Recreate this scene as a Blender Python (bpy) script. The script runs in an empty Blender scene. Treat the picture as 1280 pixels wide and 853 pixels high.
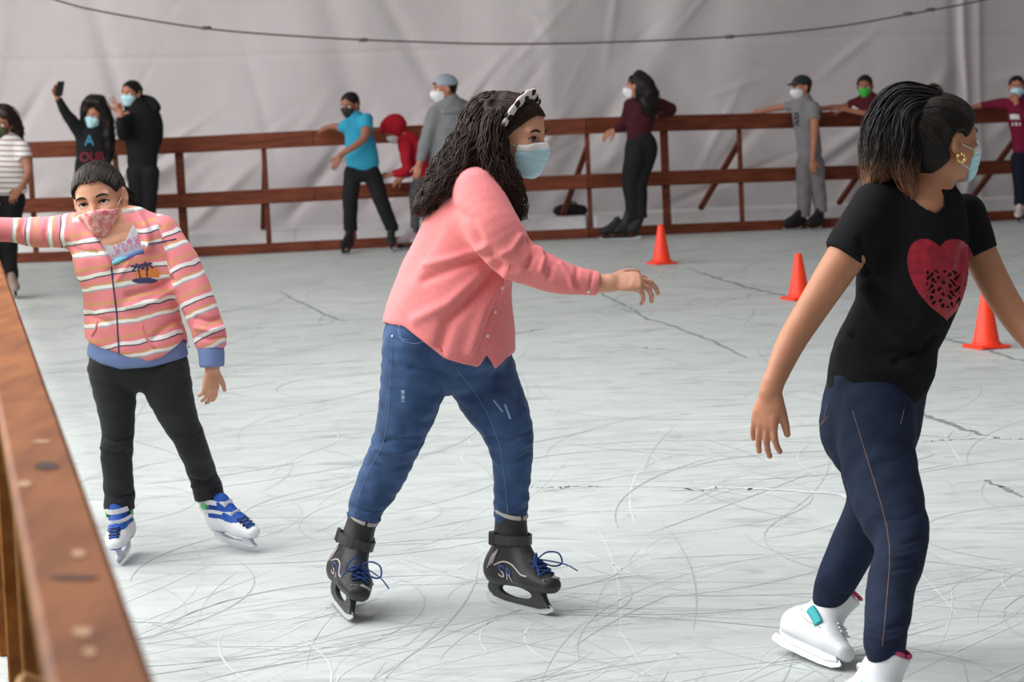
import bpy, math, random
import numpy as np
from mathutils import Vector, Matrix
from mathutils.bvhtree import BVHTree

random.seed(7)
RNG = np.random.default_rng(7)
SC = bpy.context.scene
COL = SC.collection
PI = math.pi

# ------------------------------------------------------------------ camera
F = 2870.0                       # focal length in pixels of the 1280 x 853 frame
CAM = np.array([0.0, 0.0, 1.6])
PITCH = math.atan(326.5 / F)
ROLL = 0.032
_fw = np.array([0, math.cos(PITCH), -math.sin(PITCH)])
_r0 = np.array([1.0, 0, 0])
_u0 = np.array([0, math.sin(PITCH), math.cos(PITCH)])
CR = math.cos(ROLL) * _r0 - math.sin(ROLL) * _u0
CU = math.sin(ROLL) * _r0 + math.cos(ROLL) * _u0
cd = bpy.data.cameras.new('camera')
cam = bpy.data.objects.new('camera', cd)
COL.objects.link(cam)
cd.sensor_fit = 'HORIZONTAL'
cd.sensor_width = 22.3
cd.lens = F / 1280 * 22.3
cd.clip_start = 0.05
cd.clip_end = 200
cam.matrix_world = Matrix(((CR[0], CU[0], -_fw[0], CAM[0]), (CR[1], CU[1], -_fw[1], CAM[1]),
                           (CR[2], CU[2], -_fw[2], CAM[2]), (0, 0, 0, 1)))
cd.dof.use_dof = True
cd.dof.focus_distance = 6.85
cd.dof.aperture_fstop = 4.0
SC.camera = cam

# ------------------------------------------------------------------ light
wd = bpy.data.worlds.new('daylight')
SC.world = wd
wd.use_nodes = True
wd.node_tree.nodes['Background'].inputs['Color'].default_value = (1.0, 0.97, 0.965, 1)
wd.node_tree.nodes['Background'].inputs['Strength'].default_value = 0.19


def area(name, loc, target, sx, sy, power, color):
    ld = bpy.data.lights.new(name, 'AREA')
    ld.shape = 'RECTANGLE'
    ld.size, ld.size_y, ld.energy, ld.color = sx, sy, power, color
    o = bpy.data.objects.new(name, ld)
    COL.objects.link(o)
    o.location = loc
    o.rotation_euler = (Vector(target) - Vector(loc)).to_track_quat('-Z', 'Y').to_euler()
    return o


# the tent is open on the left, daylight falls in from there; the pale roof glows overhead
area('open_side_daylight', (-8.6, 12.0, 4.6), (0.0, 14.0, 0.8), 18, 5, 1500, (1.0, 0.985, 0.96))
area('roof_daylight', (-3.2, 6.5, 6.2), (-2.2, 7.5, 0), 7, 10, 800, (0.95, 0.98, 1.0))
SC.view_settings.view_transform = 'Standard'
SC.view_settings.look = 'None'
SC.view_settings.gamma = 1
SC.view_settings.use_curve_mapping = False
SC.view_settings.exposure = 0.0
# ------------------------------------------------------------------ helpers
def P(px, py, Y):
    d = _fw + (px - 640.0) / F * CR + (426.5 - py) / F * CU
    return CAM + d * (Y / d[1])


def G(px, py, z=0.0):
    d = _fw + (px - 640.0) / F * CR + (426.5 - py) / F * CU
    return CAM + d * ((z - CAM[2]) / d[2])


def ground(x, y):
    """height of the ice: it swells a little towards the middle of the back fence"""
    b = np.interp(np.asarray(x) * 22.0 / np.maximum(np.asarray(y), 1e-3), [-3.2, -1.23, .73, 1.48, 2.85, 4.43], [0, .6, 1, .92, .55, 0])
    t = np.clip((np.asarray(y) - 15.5) / 6.0, 0, 1)
    return .062 * b * t * t * (3 - 2 * t)


def GI(px, py):
    q = G(px, py)
    for _ in range(6):
        q = G(px, py, float(ground(q[0], q[1])))
    return q


def proj(V):
    q = np.asarray(V) - CAM
    z = q @ _fw
    return 640 + F * (q @ CR) / z, 426.5 - F * (q @ CU) / z


def unit(v):
    v = np.asarray(v, float)
    return v / max(1e-9, np.linalg.norm(v))


def smin(a, b, k):
    if k <= 0:
        return np.minimum(a, b)
    h = np.maximum(k - np.abs(a - b), 0) / k
    return np.minimum(a, b) - h * h * k * 0.25


def smax(a, b, k):
    return -smin(-a, -b, k)


def resample(st, step):
    """Catmull-Rom through stations (x, y, z, rs, rd) -> dense stations"""
    st = np.asarray(st, float)
    n = len(st)
    out = []
    for i in range(n - 1):
        p0, p1, p2, p3 = st[max(i - 1, 0)], st[i], st[i + 1], st[min(i + 2, n - 1)]
        m = max(1, int(math.ceil(np.linalg.norm(p2[:3] - p1[:3]) / step)))
        for j in range(m):
            t = j / m
            out.append(0.5 * (2 * p1 + (p2 - p0) * t + (2 * p0 - 5 * p1 + 4 * p2 - p3) * t * t
                              + (3 * p1 - p0 - 3 * p2 + p3) * t ** 3))
    out.append(st[-1])
    return np.array(out)


class Field:
    """signed distance field on a rectilinear grid, finer where asked"""

    def __init__(s, lo, hi, h, fine=()):
        s.ax = []
        for a in range(3):
            xs = [lo[a]]
            while xs[-1] < hi[a]:
                st = h
                for (flo, fhi, fh) in fine:
                    if flo[a] - h <= xs[-1] <= fhi[a]:
                        st = min(st, fh)
                xs.append(xs[-1] + st)
            s.ax.append(np.array(xs, np.float32))
        s.v = np.full([len(x) for x in s.ax], 0.2, np.float32)

    def block(s, lo, hi):
        sl, c = [], []
        for a in range(3):
            i0 = max(0, int(np.searchsorted(s.ax[a], lo[a])) - 1)
            i1 = min(len(s.ax[a]), int(np.searchsorted(s.ax[a], hi[a])) + 1)
            if i1 - i0 < 2:
                return None, None
            sl.append(slice(i0, i1))
            shp = [1, 1, 1]
            shp[a] = -1
            c.append(s.ax[a][i0:i1].reshape(shp))
        return tuple(sl), c

    def chain(s, st, k=0.02, D=(0, 1, 0), step=0.02, cuts=(), sub=False, pad=0.035):
        st = resample(st, step)
        lo = (st[:, :3] - st[:, 3:].max(1, keepdims=True)).min(0) - pad
        hi = (st[:, :3] + st[:, 3:].max(1, keepdims=True)).max(0) + pad
        sl, c = s.block(lo, hi)
        if sl is None:
            return
        tmp = np.full(s.v[sl].shape, 0.2, np.float32)
        o = [q.start for q in sl]
        D = np.asarray(D, float)
        for i in range(len(st) - 1):
            a, b = st[i], st[i + 1]
            ab = b[:3] - a[:3]
            L = np.linalg.norm(ab)
            if L < 1e-6:
                continue
            T = ab / L
            S = np.cross(T, D)
            S = unit(S) if np.linalg.norm(S) > 1e-3 else unit(np.cross(T, (1, 0.01, 0)))
            N = np.cross(S, T)
            r = max(a[3:].max(), b[3:].max()) + pad
            l2 = np.minimum(a[:3], b[:3]) - r
            h2 = np.maximum(a[:3], b[:3]) + r
            sl2, c2 = s.block(l2, h2)
            if sl2 is None:
                continue
            loc = tuple(slice(sl2[q].start - o[q], sl2[q].stop - o[q]) for q in range(3))
            if min(x.start for x in loc) < 0:
                loc = tuple(slice(max(0, x.start), x.stop) for x in loc)
                c2 = [c[q][tuple(loc[w] if w == q else slice(None) for w in range(3))] for q in range(3)]
            tgt = tmp[loc]
            c2 = [c[q][tuple(loc[w] if w == q else slice(None) for w in range(3))] for q in range(3)]
            qx, qy, qz = c2[0] - np.float32(a[0]), c2[1] - np.float32(a[1]), c2[2] - np.float32(a[2])
            f32 = np.float32
            qt = qx * f32(T[0]) + qy * f32(T[1]) + qz * f32(T[2])
            qs = qx * f32(S[0]) + qy * f32(S[1]) + qz * f32(S[2])
            qd = qx * f32(N[0]) + qy * f32(N[1]) + qz * f32(N[2])
            t = np.clip(qt / f32(L), 0, 1)
            qt = qt - t * f32(L)
            rs = f32(a[3]) + t * f32(b[3] - a[3])
            rd = f32(a[4]) + t * f32(b[4] - a[4])
            rm = np.minimum(rs, rd)
            es, ed, et = qs / rs, qd / rd, qt / rm
            k0 = np.sqrt(es * es + ed * ed + et * et)
            es, ed, et = es / rs, ed / rd, et / rm
            k1 = np.sqrt(es * es + ed * ed + et * et)
            d = np.where(k1 > 1e-6, k0 * (k0 - 1) / np.maximum(k1, 1e-6), -rm)
            np.minimum(tgt, d, out=tgt)
        for (p, n, kk) in cuts:
            n = unit(n)
            pl = ((c[0] - p[0]) * n[0] + (c[1] - p[1]) * n[1] + (c[2] - p[2]) * n[2]).astype(np.float32)
            tmp = smax(tmp, pl, kk)
        s.v[sl] = smax(s.v[sl], -tmp, k) if sub else smin(s.v[sl], tmp, k)

    def ell(s, ctr, axes, rad, k=0.02, sub=False, pad=0.04):
        ctr = np.asarray(ctr, float)
        A = np.asarray(axes, float)
        r = max(rad) + pad
        sl, c = s.block(ctr - r, ctr + r)
        if sl is None:
            return
        q = [c[i] - np.float32(ctr[i]) for i in range(3)]
        e = [(q[0] * np.float32(A[i][0]) + q[1] * np.float32(A[i][1]) + q[2] * np.float32(A[i][2])) for i in range(3)]
        k0 = np.sqrt(sum((e[i] / rad[i]) ** 2 for i in range(3)))
        k1 = np.sqrt(sum((e[i] / rad[i] ** 2) ** 2 for i in range(3)))
        d = np.where(k1 > 1e-6, k0 * (k0 - 1) / np.maximum(k1, 1e-6), -min(rad)).astype(np.float32)
        s.v[sl] = smax(s.v[sl], -d, k) if sub else smin(s.v[sl], d, k)

    def cut(s, p, n, k=0.004):
        n = unit(n)
        X, Y, Z = s.ax
        pl = ((X.reshape(-1, 1, 1) - p[0]) * n[0] + (Y.reshape(1, -1, 1) - p[1]) * n[1]
              + (Z.reshape(1, 1, -1) - p[2]) * n[2]).astype(np.float32)
        s.v = smax(s.v, pl, k)

    def cut_below(s, poly, k=0.004):
        """keep what lies above a hem line given as pixels (x ascending)"""
        X, Y, Z = [a.astype(np.float64) for a in s.ax]
        q = [X.reshape(-1, 1, 1) - CAM[0], Y.reshape(1, -1, 1) - CAM[1], Z.reshape(1, 1, -1) - CAM[2]]
        z = q[0] * _fw[0] + q[1] * _fw[1] + q[2] * _fw[2]
        px = 640 + F * (q[0] * CR[0] + q[1] * CR[1] + q[2] * CR[2]) / z
        py = 426.5 - F * (q[0] * CU[0] + q[1] * CU[1] + q[2] * CU[2]) / z
        hy = np.interp(px, [p[0] for p in poly], [p[1] for p in poly])
        s.v = smax(s.v, ((py - hy) * 0.75 * z / F).astype(np.float32), k)

    def mesh(s, smooth=1):
        return nets(s.v, s.ax, smooth)


def nets(v, ax, smooth=1):
    ins = v < 0
    i8 = ins.astype(np.int8)
    cnt = i8[:-1] + i8[1:]
    cnt = cnt[:, :-1] + cnt[:, 1:]
    cnt = cnt[:, :, :-1] + cnt[:, :, 1:]
    act = (cnt > 0) & (cnt < 8)
    idx = np.argwhere(act)
    shp = act.shape
    lin = (idx[:, 0] * shp[1] + idx[:, 1]) * shp[2] + idx[:, 2]
    corner = [(a, b, c) for a in (0, 1) for b in (0, 1) for c in (0, 1)]
    cv = np.stack([v[idx[:, 0] + a, idx[:, 1] + b, idx[:, 2] + c] for a, b, c in corner], 1)
    acc = np.zeros((len(idx), 3))
    num = np.zeros(len(idx))
    for i, ca in enumerate(corner):
        for j, cb in enumerate(corner):
            if j > i and sum(abs(x - y) for x, y in zip(ca, cb)) == 1:
                va, vb = cv[:, i], cv[:, j]
                m = (va < 0) != (vb < 0)
                t = np.where(m, va / np.where(m, va - vb, 1), 0)
                for q in range(3):
                    acc[:, q] += np.where(m, ca[q] + t * (cb[q] - ca[q]), 0)
                num += m
    u = acc / np.maximum(num, 1)[:, None]
    V = np.stack([ax[q][idx[:, q]] + u[:, q] * (ax[q][idx[:, q] + 1] - ax[q][idx[:, q]]) for q in range(3)], 1).astype(np.float64)
    faces = []
    for a in range(3):
        A = ins.swapaxes(0, a)
        ch = np.argwhere(A[:-1] != A[1:])
        w = A[:-1][ch[:, 0], ch[:, 1], ch[:, 2]]
        e = ch.copy()
        e[:, [0, a]] = e[:, [a, 0]]
        b, c = (a + 1) % 3, (a + 2) % 3
        ok = (e[:, b] > 0) & (e[:, c] > 0) & (e[:, b] < shp[b]) & (e[:, c] < shp[c])
        e, w = e[ok], w[ok]
        q = []
        for (db, dc) in ((1, 1), (0, 1), (0, 0), (1, 0)):
            f = e.copy()
            f[:, b] -= db
            f[:, c] -= dc
            q.append(np.searchsorted(lin, (f[:, 0] * shp[1] + f[:, 1]) * shp[2] + f[:, 2]))
        q = np.stack(q, 1)
        faces.append(np.where(w[:, None], q, q[:, ::-1]))
    Fc = np.concatenate(faces)
    for _ in range(smooth):
        V = laplace(V, Fc, 0.5)
    return V, Fc


def laplace(V, Fc, w=0.5):
    acc = np.zeros_like(V)
    n = np.zeros(len(V))
    for i in range(4):
        a, b = Fc[:, i], Fc[:, (i + 1) % 4]
        for q in range(3):
            acc[:, q] += np.bincount(a, V[b, q], len(V)) + np.bincount(b, V[a, q], len(V))
        n += np.bincount(a, minlength=len(V)) + np.bincount(b, minlength=len(V))
    return V * (1 - w) + w * acc / np.maximum(n, 1)[:, None]


def normals(V, Fc):
    a = V[Fc[:, 2]] - V[Fc[:, 0]]
    b = V[Fc[:, 3]] - V[Fc[:, 1]]
    fn = np.cross(a, b)
    N = np.zeros_like(V)
    for i in range(4):
        for q in range(3):
            N[:, q] += np.bincount(Fc[:, i], fn[:, q], len(V))
    return N / np.maximum(np.linalg.norm(N, axis=1), 1e-12)[:, None]


def seg_dist(px, py, poly):
    best = np.full(px.shape, 1e9)
    for (x0, y0), (x1, y1) in zip(poly[:-1], poly[1:]):
        dx, dy = x1 - x0, y1 - y0
        t = np.clip(((px - x0) * dx + (py - y0) * dy) / max(1e-9, dx * dx + dy * dy), 0, 1)
        best = np.minimum(best, np.hypot(px - x0 - t * dx, py - y0 - t * dy))
    return best


def folds(V, Fc, gain, lines):
    """creases and ridges: (polyline in pixels, width in pixels, height in metres) on the near side"""
    N = normals(V, Fc)
    px, py = proj(V)
    face = np.clip(-(N @ _fw) * 2.5, 0, 1)
    disp = np.zeros(len(V))
    for poly, w, amp in lines:
        d = seg_dist(px, py, poly)
        disp += gain * amp * np.exp(-(d / w) ** 2)
    return V + N * (disp * face)[:, None]


def ripple(V, Fc, amp, scale, stretch=(1, 1, 1), seed=0, n=5):
    rg = np.random.default_rng(seed)
    N = normals(V, Fc)
    d = np.zeros(len(V))
    for i in range(n):
        k = unit(rg.normal(size=3)) * np.asarray(stretch) * (2 * PI / scale) * rg.uniform(0.6, 1.7)
        d += np.sin(V @ k + rg.uniform(0, 6.28) + 0.8 * np.sin(V @ (k[[1, 2, 0]] * 0.6)))
    return V + N * (amp * d / math.sqrt(n))[:, None]


# ------------------------------------------------------------------ objects
def empty(name, loc):
    o = bpy.data.objects.new(name, None)
    COL.objects.link(o)
    o.location = loc
    o.empty_display_size = 0.1
    return o


def tag(o, label=None, cat=None, group=None, kind=None):
    for k, v in (('label', label), ('category', cat), ('group', group), ('kind', kind)):
        if v:
            o[k] = v
    return o


def world_loc(o):
    p = np.zeros(3)
    while o is not None:
        p += np.array(o.location)
        o = o.parent
    return p


def link(name, V, faces, mats, parent=None, smooth=True, mi=None, attrs=None, label=None):
    V = np.asarray(V, float)
    if parent is not None:
        V = V - world_loc(parent)
    me = bpy.data.meshes.new(name)
    me.from_pydata(V.tolist(), [], faces.tolist() if hasattr(faces, 'tolist') else faces)
    if not isinstance(mats, (list, tuple)):
        mats = [mats]
    for m in mats:
        me.materials.append(m)
    if mi is not None:
        me.polygons.foreach_set('material_index', np.asarray(mi, np.int32))
    if smooth:
        me.polygons.foreach_set('use_smooth', np.ones(len(me.polygons), bool))
    for k, arr in (attrs or {}).items():
        arr = np.asarray(arr, np.float32)
        if arr.ndim == 1:
            me.attributes.new(k, 'FLOAT', 'POINT').data.foreach_set('value', arr)
        else:
            me.attributes.new(k, 'FLOAT_VECTOR', 'POINT').data.foreach_set('vector', arr.ravel())
    me.update()
    o = bpy.data.objects.new(name, me)
    COL.objects.link(o)
    if parent is not None:
        o.parent = parent
    if label:
        o['label'] = label
    return o


class MB:
    """collects tubes, boxes, spheres into one mesh"""

    def __init__(s):
        s.v, s.f, s.m, s.n = [], [], [], 0

    def add(s, V, Fs, mi=0):
        s.v.append(np.asarray(V, float))
        for f in (Fs.tolist() if hasattr(Fs, 'tolist') else Fs):
            s.f.append([i + s.n for i in f])
            s.m.append(mi)
        s.n += len(V)

    def tube(s, pts, r, n=6, mi=0, flat=1.0, D=(0, 1, 0)):
        pts = np.asarray(pts, float)
        m = len(pts)
        r = np.broadcast_to(np.asarray(r, float), (m,))
        T = np.gradient(pts, axis=0)
        T /= np.maximum(np.linalg.norm(T, axis=1), 1e-9)[:, None]
        D = np.asarray(D, float)
        S = np.cross(T, D)
        S /= np.maximum(np.linalg.norm(S, axis=1), 1e-6)[:, None]
        N = np.cross(S, T)
        a = np.arange(n) * 2 * PI / n
        V = (pts[:, None] + (S[:, None] * np.cos(a)[None, :, None] + N[:, None] * np.sin(a)[None, :, None] * flat)
             * r[:, None, None]).reshape(-1, 3)
        Fs = [[i * n + j, i * n + (j + 1) % n, (i + 1) * n + (j + 1) % n, (i + 1) * n + j] for i in range(m - 1) for j in range(n)]
        Fs.append(list(range(n))[::-1])
        Fs.append([(m - 1) * n + j for j in range(n)])
        s.add(V, Fs, mi)

    def box(s, c, sx, sy, sz, R=None, mi=0, bevel=0.0):
        """axes rows of R; with a small chamfer when bevel > 0"""
        hx, hy, hz = sx / 2, sy / 2, sz / 2
        b = min(bevel, hx * .9, hy * .9, hz * .9)
        R = np.eye(3) if R is None else np.asarray(R, float)
        if b <= 0:
            V = [(x, y, z) for x in (-hx, hx) for y in (-hy, hy) for z in (-hz, hz)]
            Fs = [[0, 1, 3, 2], [4, 6, 7, 5], [0, 4, 5, 1], [2, 3, 7, 6], [0, 2, 6, 4], [1, 5, 7, 3]]
        else:
            V, ix = [], {}
            for sxn in (-1, 1):
                for syn in (-1, 1):
                    for szn in (-1, 1):
                        for a in range(3):
                            p = [sxn * (hx - b), syn * (hy - b), szn * (hz - b)]
                            p[a] = (sxn * hx, syn * hy, szn * hz)[a]
                            ix[(sxn, syn, szn, a)] = len(V)
                            V.append(p)
            Fs = []
            for a in range(3):
                b1, c1 = (a + 1) % 3, (a + 2) % 3
                for sg in (-1, 1):
                    q = []
                    for (u, w) in ((-1, -1), (1, -1), (1, 1), (-1, 1)):
                        k = [0, 0, 0]
                        k[a], k[b1], k[c1] = sg, u, w
                        q.append(ix[tuple(k) + (a,)])
                    Fs.append(q if sg > 0 else q[::-1])
                for u in (-1, 1):
                    for w in (-1, 1):
                        k0 = [0, 0, 0]
                        k1 = [0, 0, 0]
                        k0[a], k1[a] = -1, 1
                        k0[b1] = k1[b1] = u
                        k0[c1] = k1[c1] = w
                        q = [ix[tuple(k0) + (b1,)], ix[tuple(k1) + (b1,)], ix[tuple(k1) + (c1,)], ix[tuple(k0) + (c1,)]]
                        Fs.append(q if u * w > 0 else q[::-1])
            for sxn in (-1, 1):
                for syn in (-1, 1):
                    for szn in (-1, 1):
                        q = [ix[(sxn, syn, szn, a)] for a in range(3)]
                        Fs.append(q if sxn * syn * szn > 0 else q[::-1])
        s.add(np.asarray(V, float) @ R + np.asarray(c, float), Fs, mi)

    def beam(s, p, q, w, d, side=None, mi=0, bevel=0.004):
        """a timber from p to q: w across (along side), d along the third axis"""
        p, q = np.asarray(p, float), np.asarray(q, float)
        L = np.linalg.norm(q - p)
        T = (q - p) / L
        S = np.asarray(side if side is not None else (1, 0, 0), float)
        S = unit(S - T * (S @ T))
        s.box((p + q) / 2, L, w, d, np.array([T, S, np.cross(T, S)]), mi, bevel)

    def sphere(s, c, r, nu=16, nv=10, axis=(0, 0, 1), mis=None, squash=(1, 1, 1)):
        """rings around axis; mis = [(max polar angle, material index)...]"""
        A = unit(axis)
        B = unit(np.cross(A, (0.3, 0.9, 0.31)))
        C = np.cross(A, B)
        V = [A * r]
        ths = [PI * (i + 1) / (nv + 1) for i in range(nv)]
        if mis:
            ths = sorted(set([m[0] for m in mis if m[0] < PI] + ths))
            nv = len(ths)
        for t in ths:
            for j in range(nu):
                ph = 2 * PI * j / nu
                V.append(r * (A * math.cos(t) + math.sin(t) * (B * math.cos(ph) + C * math.sin(ph))))
        V.append(-A * r)
        V = np.array(V) * np.asarray(squash) + np.asarray(c)

        def mi(t):
            for m in (mis or []):
                if t < m[0]:
                    return m[1]
            return 0
        s.v.append(V)
        b = s.n
        for j in range(nu):
            s.f.append([b, b + 1 + j, b + 1 + (j + 1) % nu]); s.m.append(mi(ths[0] * .5))
        for i in range(nv - 1):
            for j in range(nu):
                s.f.append([b + 1 + i * nu + j, b + 1 + (i + 1) * nu + j, b + 1 + (i + 1) * nu + (j + 1) % nu, b + 1 + i * nu + (j + 1) % nu])
                s.m.append(mi((ths[i] + ths[i + 1]) / 2))
        e = b + len(V) - 1
        for j in range(nu):
            s.f.append([e, b + 1 + (nv - 1) * nu + (j + 1) % nu, b + 1 + (nv - 1) * nu + j]); s.m.append(mi(3.1))
        s.n += len(V)

    def lathe(s, prof, c, n=24, mi=0, sq=None):
        V, Fs = [], []
        for (r, z) in prof:
            for j in range(n):
                a = 2 * PI * j / n
                V.append((c[0] + r * math.cos(a), c[1] + r * math.sin(a), c[2] + z))
        for i in range(len(prof) - 1):
            for j in range(n):
                Fs.append([i * n + j, i * n + (j + 1) % n, (i + 1) * n + (j + 1) % n, (i + 1) * n + j])
        Fs.append([(len(prof) - 1) * n + j for j in range(n)])
        Fs.append([j for j in range(n)][::-1])
        s.add(V, Fs, mi)

    def build(s, name, mats, parent=None, smooth=True, label=None):
        return link(name, np.concatenate(s.v), s.f, mats, parent, smooth, s.m, label=label)


class Surf:
    """ray casts from the camera onto a mesh: for prints, seams, buttons, straps"""

    def __init__(s, *meshes):
        V, Fs, n = [], [], 0
        for (v, f) in meshes:
            V += v.tolist()
            Fs += (np.asarray(f) + n).tolist()
            n += len(v)
        s.t = BVHTree.FromPolygons(V, Fs)

    def hit(s, px, py, off=0.002):
        d = _fw + (px - 640.0) / F * CR + (426.5 - py) / F * CU
        h = s.t.ray_cast(Vector(CAM), Vector(unit(d)))
        if h[0] is None:
            return None
        n = np.array(h[1])
        if n @ d > 0:
            n = -n
        return np.array(h[0]) + n * off

    def line(s, poly, off=0.002, step=4.0):
        pts = []
        for (x0, y0), (x1, y1) in zip(poly[:-1], poly[1:]):
            m = max(1, int(math.hypot(x1 - x0, y1 - y0) / step))
            for j in range(m):
                t = j / m
                q = s.hit(x0 + (x1 - x0) * t, y0 + (y1 - y0) * t, off)
                if q is not None:
                    pts.append(q)
        q = s.hit(*poly[-1], off)
        if q is not None:
            pts.append(q)
        return np.array(pts)

    def patch(s, mb, inside, box, step=1.2, off=0.0022, mi=0):
        """a print lying on the cloth: cells of the pixel box where inside(x, y)"""
        x0, y0, x1, y1 = box
        nx, ny = int((x1 - x0) / step) + 1, int((y1 - y0) / step) + 1
        ids, V, Fs = {}, [], []

        def vid(i, j):
            if (i, j) not in ids:
                q = s.hit(x0 + i * step, y0 + j * step, off)
                if q is None:
                    return None
                ids[(i, j)] = len(V)
                V.append(q)
            return ids[(i, j)]
        for i in range(nx):
            for j in range(ny):
                if inside(x0 + (i + .5) * step, y0 + (j + .5) * step):
                    q = [vid(i, j), vid(i, j + 1), vid(i + 1, j + 1), vid(i + 1, j)]
                    if None not in q:
                        z = [V[a][1] for a in q]
                        if max(z) - min(z) < 0.05:
                            Fs.append(q)
        if V:
            mb.add(np.array(V), Fs, mi)


# ------------------------------------------------------------------ materials
def mat(name, col, rough=0.8, bump=0.0, bscale=200.0, var=0.0, vscale=8.0, metal=0.0, spec=0.3, sss=0.0, col2=None,
        stretch=None, sheen=0.0, dist=0.002):
    m = bpy.data.materials.new(name)
    m.use_nodes = True
    nt = m.node_tree
    b = nt.nodes['Principled BSDF']
    c = (*col, 1)
    b.inputs['Base Color'].default_value = c
    b.inputs['Roughness'].default_value = rough
    b.inputs['Metallic'].default_value = metal
    b.inputs['Specular IOR Level'].default_value = spec
    if sss:
        b.inputs['Subsurface Weight'].default_value = sss
        b.inputs['Subsurface Radius'].default_value = (1.0, 0.35, 0.2)
        b.inputs['Subsurface Scale'].default_value = 0.008
    if sheen:
        b.inputs['Sheen Weight'].default_value = sheen
    tc = nt.nodes.new('ShaderNodeTexCoord')
    src = tc.outputs['Object']
    if stretch:
        mp = nt.nodes.new('ShaderNodeMapping')
        mp.inputs['Scale'].default_value = stretch
        nt.links.new(src, mp.inputs['Vector'])
        src = mp.outputs['Vector']
    if var or col2:
        nz = nt.nodes.new('ShaderNodeTexNoise')
        nz.inputs['Scale'].default_value = vscale
        nz.inputs['Detail'].default_value = 5
        nt.links.new(src, nz.inputs['Vector'])
        rp = nt.nodes.new('ShaderNodeValToRGB')
        rp.color_ramp.elements[0].position = 0.3
        rp.color_ramp.elements[1].position = 0.7
        rp.color_ramp.elements[0].color = (*(col2 or [x * (1 - var) for x in col]), 1)
        rp.color_ramp.elements[1].color = (*(col if col2 else [min(1, x * (1 + var)) for x in col]), 1)
        nt.links.new(nz.outputs['Fac'], rp.inputs['Fac'])
        nt.links.new(rp.outputs['Color'], b.inputs['Base Color'])
    if bump:
        nz = nt.nodes.new('ShaderNodeTexNoise')
        nz.inputs['Scale'].default_value = bscale
        nz.inputs['Detail'].default_value = 3
        nt.links.new(src, nz.inputs['Vector'])
        bp = nt.nodes.new('ShaderNodeBump')
        bp.inputs['Strength'].default_value = bump
        bp.inputs['Distance'].default_value = dist
        nt.links.new(nz.outputs['Fac'], bp.inputs['Height'])
        nt.links.new(bp.outputs['Normal'], b.inputs['Normal'])
    return m


def ramp_mat(name, attr, stops, rough=0.85, period=None, bump=0.25, bscale=350, wob=0.0):
    """colour bands along a mesh attribute (stripes of a knitted cloth)"""
    m = mat(name, (1, 1, 1), rough, bump, bscale)
    nt = m.node_tree
    at = nt.nodes.new('ShaderNodeAttribute')
    at.attribute_name = attr
    src = at.outputs['Fac']
    if wob:
        tc = nt.nodes.new('ShaderNodeTexCoord')
        nz = nt.nodes.new('ShaderNodeTexNoise')
        nz.inputs['Scale'].default_value = 14
        nt.links.new(tc.outputs['Object'], nz.inputs['Vector'])
        ma = nt.nodes.new('ShaderNodeMath')
        ma.operation = 'MULTIPLY_ADD'
        ma.inputs[1].default_value = wob
        nt.links.new(nz.outputs['Fac'], ma.inputs[0])
        nt.links.new(src, ma.inputs[2])
        src = ma.outputs[0]
    if period:
        d = nt.nodes.new('ShaderNodeMath')
        d.operation = 'DIVIDE'
        d.inputs[1].default_value = period
        nt.links.new(src, d.inputs[0])
        fr = nt.nodes.new('ShaderNodeMath')
        fr.operation = 'FRACT'
        nt.links.new(d.outputs[0], fr.inputs[0])
        src = fr.outputs[0]
    rp = nt.nodes.new('ShaderNodeValToRGB')
    rp.color_ramp.interpolation = 'CONSTANT' if period else 'LINEAR'
    el = rp.color_ramp.elements
    for i, (p, c) in enumerate(stops):
        e = el[i] if i < 2 else el.new(p)
        e.position = p
        e.color = (*c, 1)
    nt.links.new(src, rp.inputs['Fac'])
    nt.links.new(rp.outputs['Color'], nt.nodes['Principled BSDF'].inputs['Base Color'])
    return m


def srgb(r, g, b):
    f = lambda c: c / 12.92 if c <= 0.04045 else ((c + 0.055) / 1.055) ** 2.4
    return (f(r / 255), f(g / 255), f(b / 255))


M = {}
M['skin'] = mat('skin', srgb(212, 156, 128), 0.5, 0.1, 120, 0.07, 18, sss=0.25, spec=0.35)
M['skin_tan'] = mat('skin_tan', srgb(192, 134, 104), 0.5, 0.1, 120, 0.07, 18, sss=0.25, spec=0.35)
M['skin_far'] = mat('skin_far', srgb(176, 118, 94), 0.55, sss=0.1)
M['skin_dark'] = mat('skin_dark', srgb(150, 98, 76), 0.55, sss=0.1)
M['hair'] = mat('hair', srgb(27, 21, 20), 0.5, 0.25, 90, 0.3, 30, spec=0.22, stretch=(3, 3, 0.5))
M['hair_brown'] = mat('hair_brown', srgb(38, 24, 20), 0.5, 0.25, 90, 0.4, 30, spec=0.22, stretch=(3, 3, 0.5))
M['white'] = mat('white_cloth', srgb(228, 228, 226), 0.8, 0.2, 300)
M['eye_white'] = mat('eye_white', srgb(222, 214, 208), 0.25, spec=0.5)
M['iris'] = mat('iris_brown', srgb(52, 32, 24), 0.2, spec=0.5)
M['pupil'] = mat('pupil', (0.005, 0.005, 0.005), 0.1, spec=0.6)
M['hair_strand'] = mat('hair_strand', srgb(24, 19, 18), 0.42, spec=0.3, col2=srgb(56, 46, 42), vscale=70, stretch=(1, 1, .25))
M['brown_strand'] = mat('brown_hair_strand', srgb(30, 18, 15), 0.45, spec=0.25, col2=srgb(58, 37, 30), vscale=60, stretch=(1, 1, .4))
M['brow'] = mat('brow_hair', srgb(40, 30, 28), 0.8)
M['mask_blue'] = mat('mask_blue', srgb(190, 230, 242), 0.75, 0.15, 400, 0.04, 30)
M['black'] = mat('black_cloth', srgb(30, 30, 32), 0.9, 0.3, 260, 0.12, 12, sheen=0.1)
M['metal'] = mat('steel', srgb(215, 218, 222), 0.3, metal=1.0)
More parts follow.
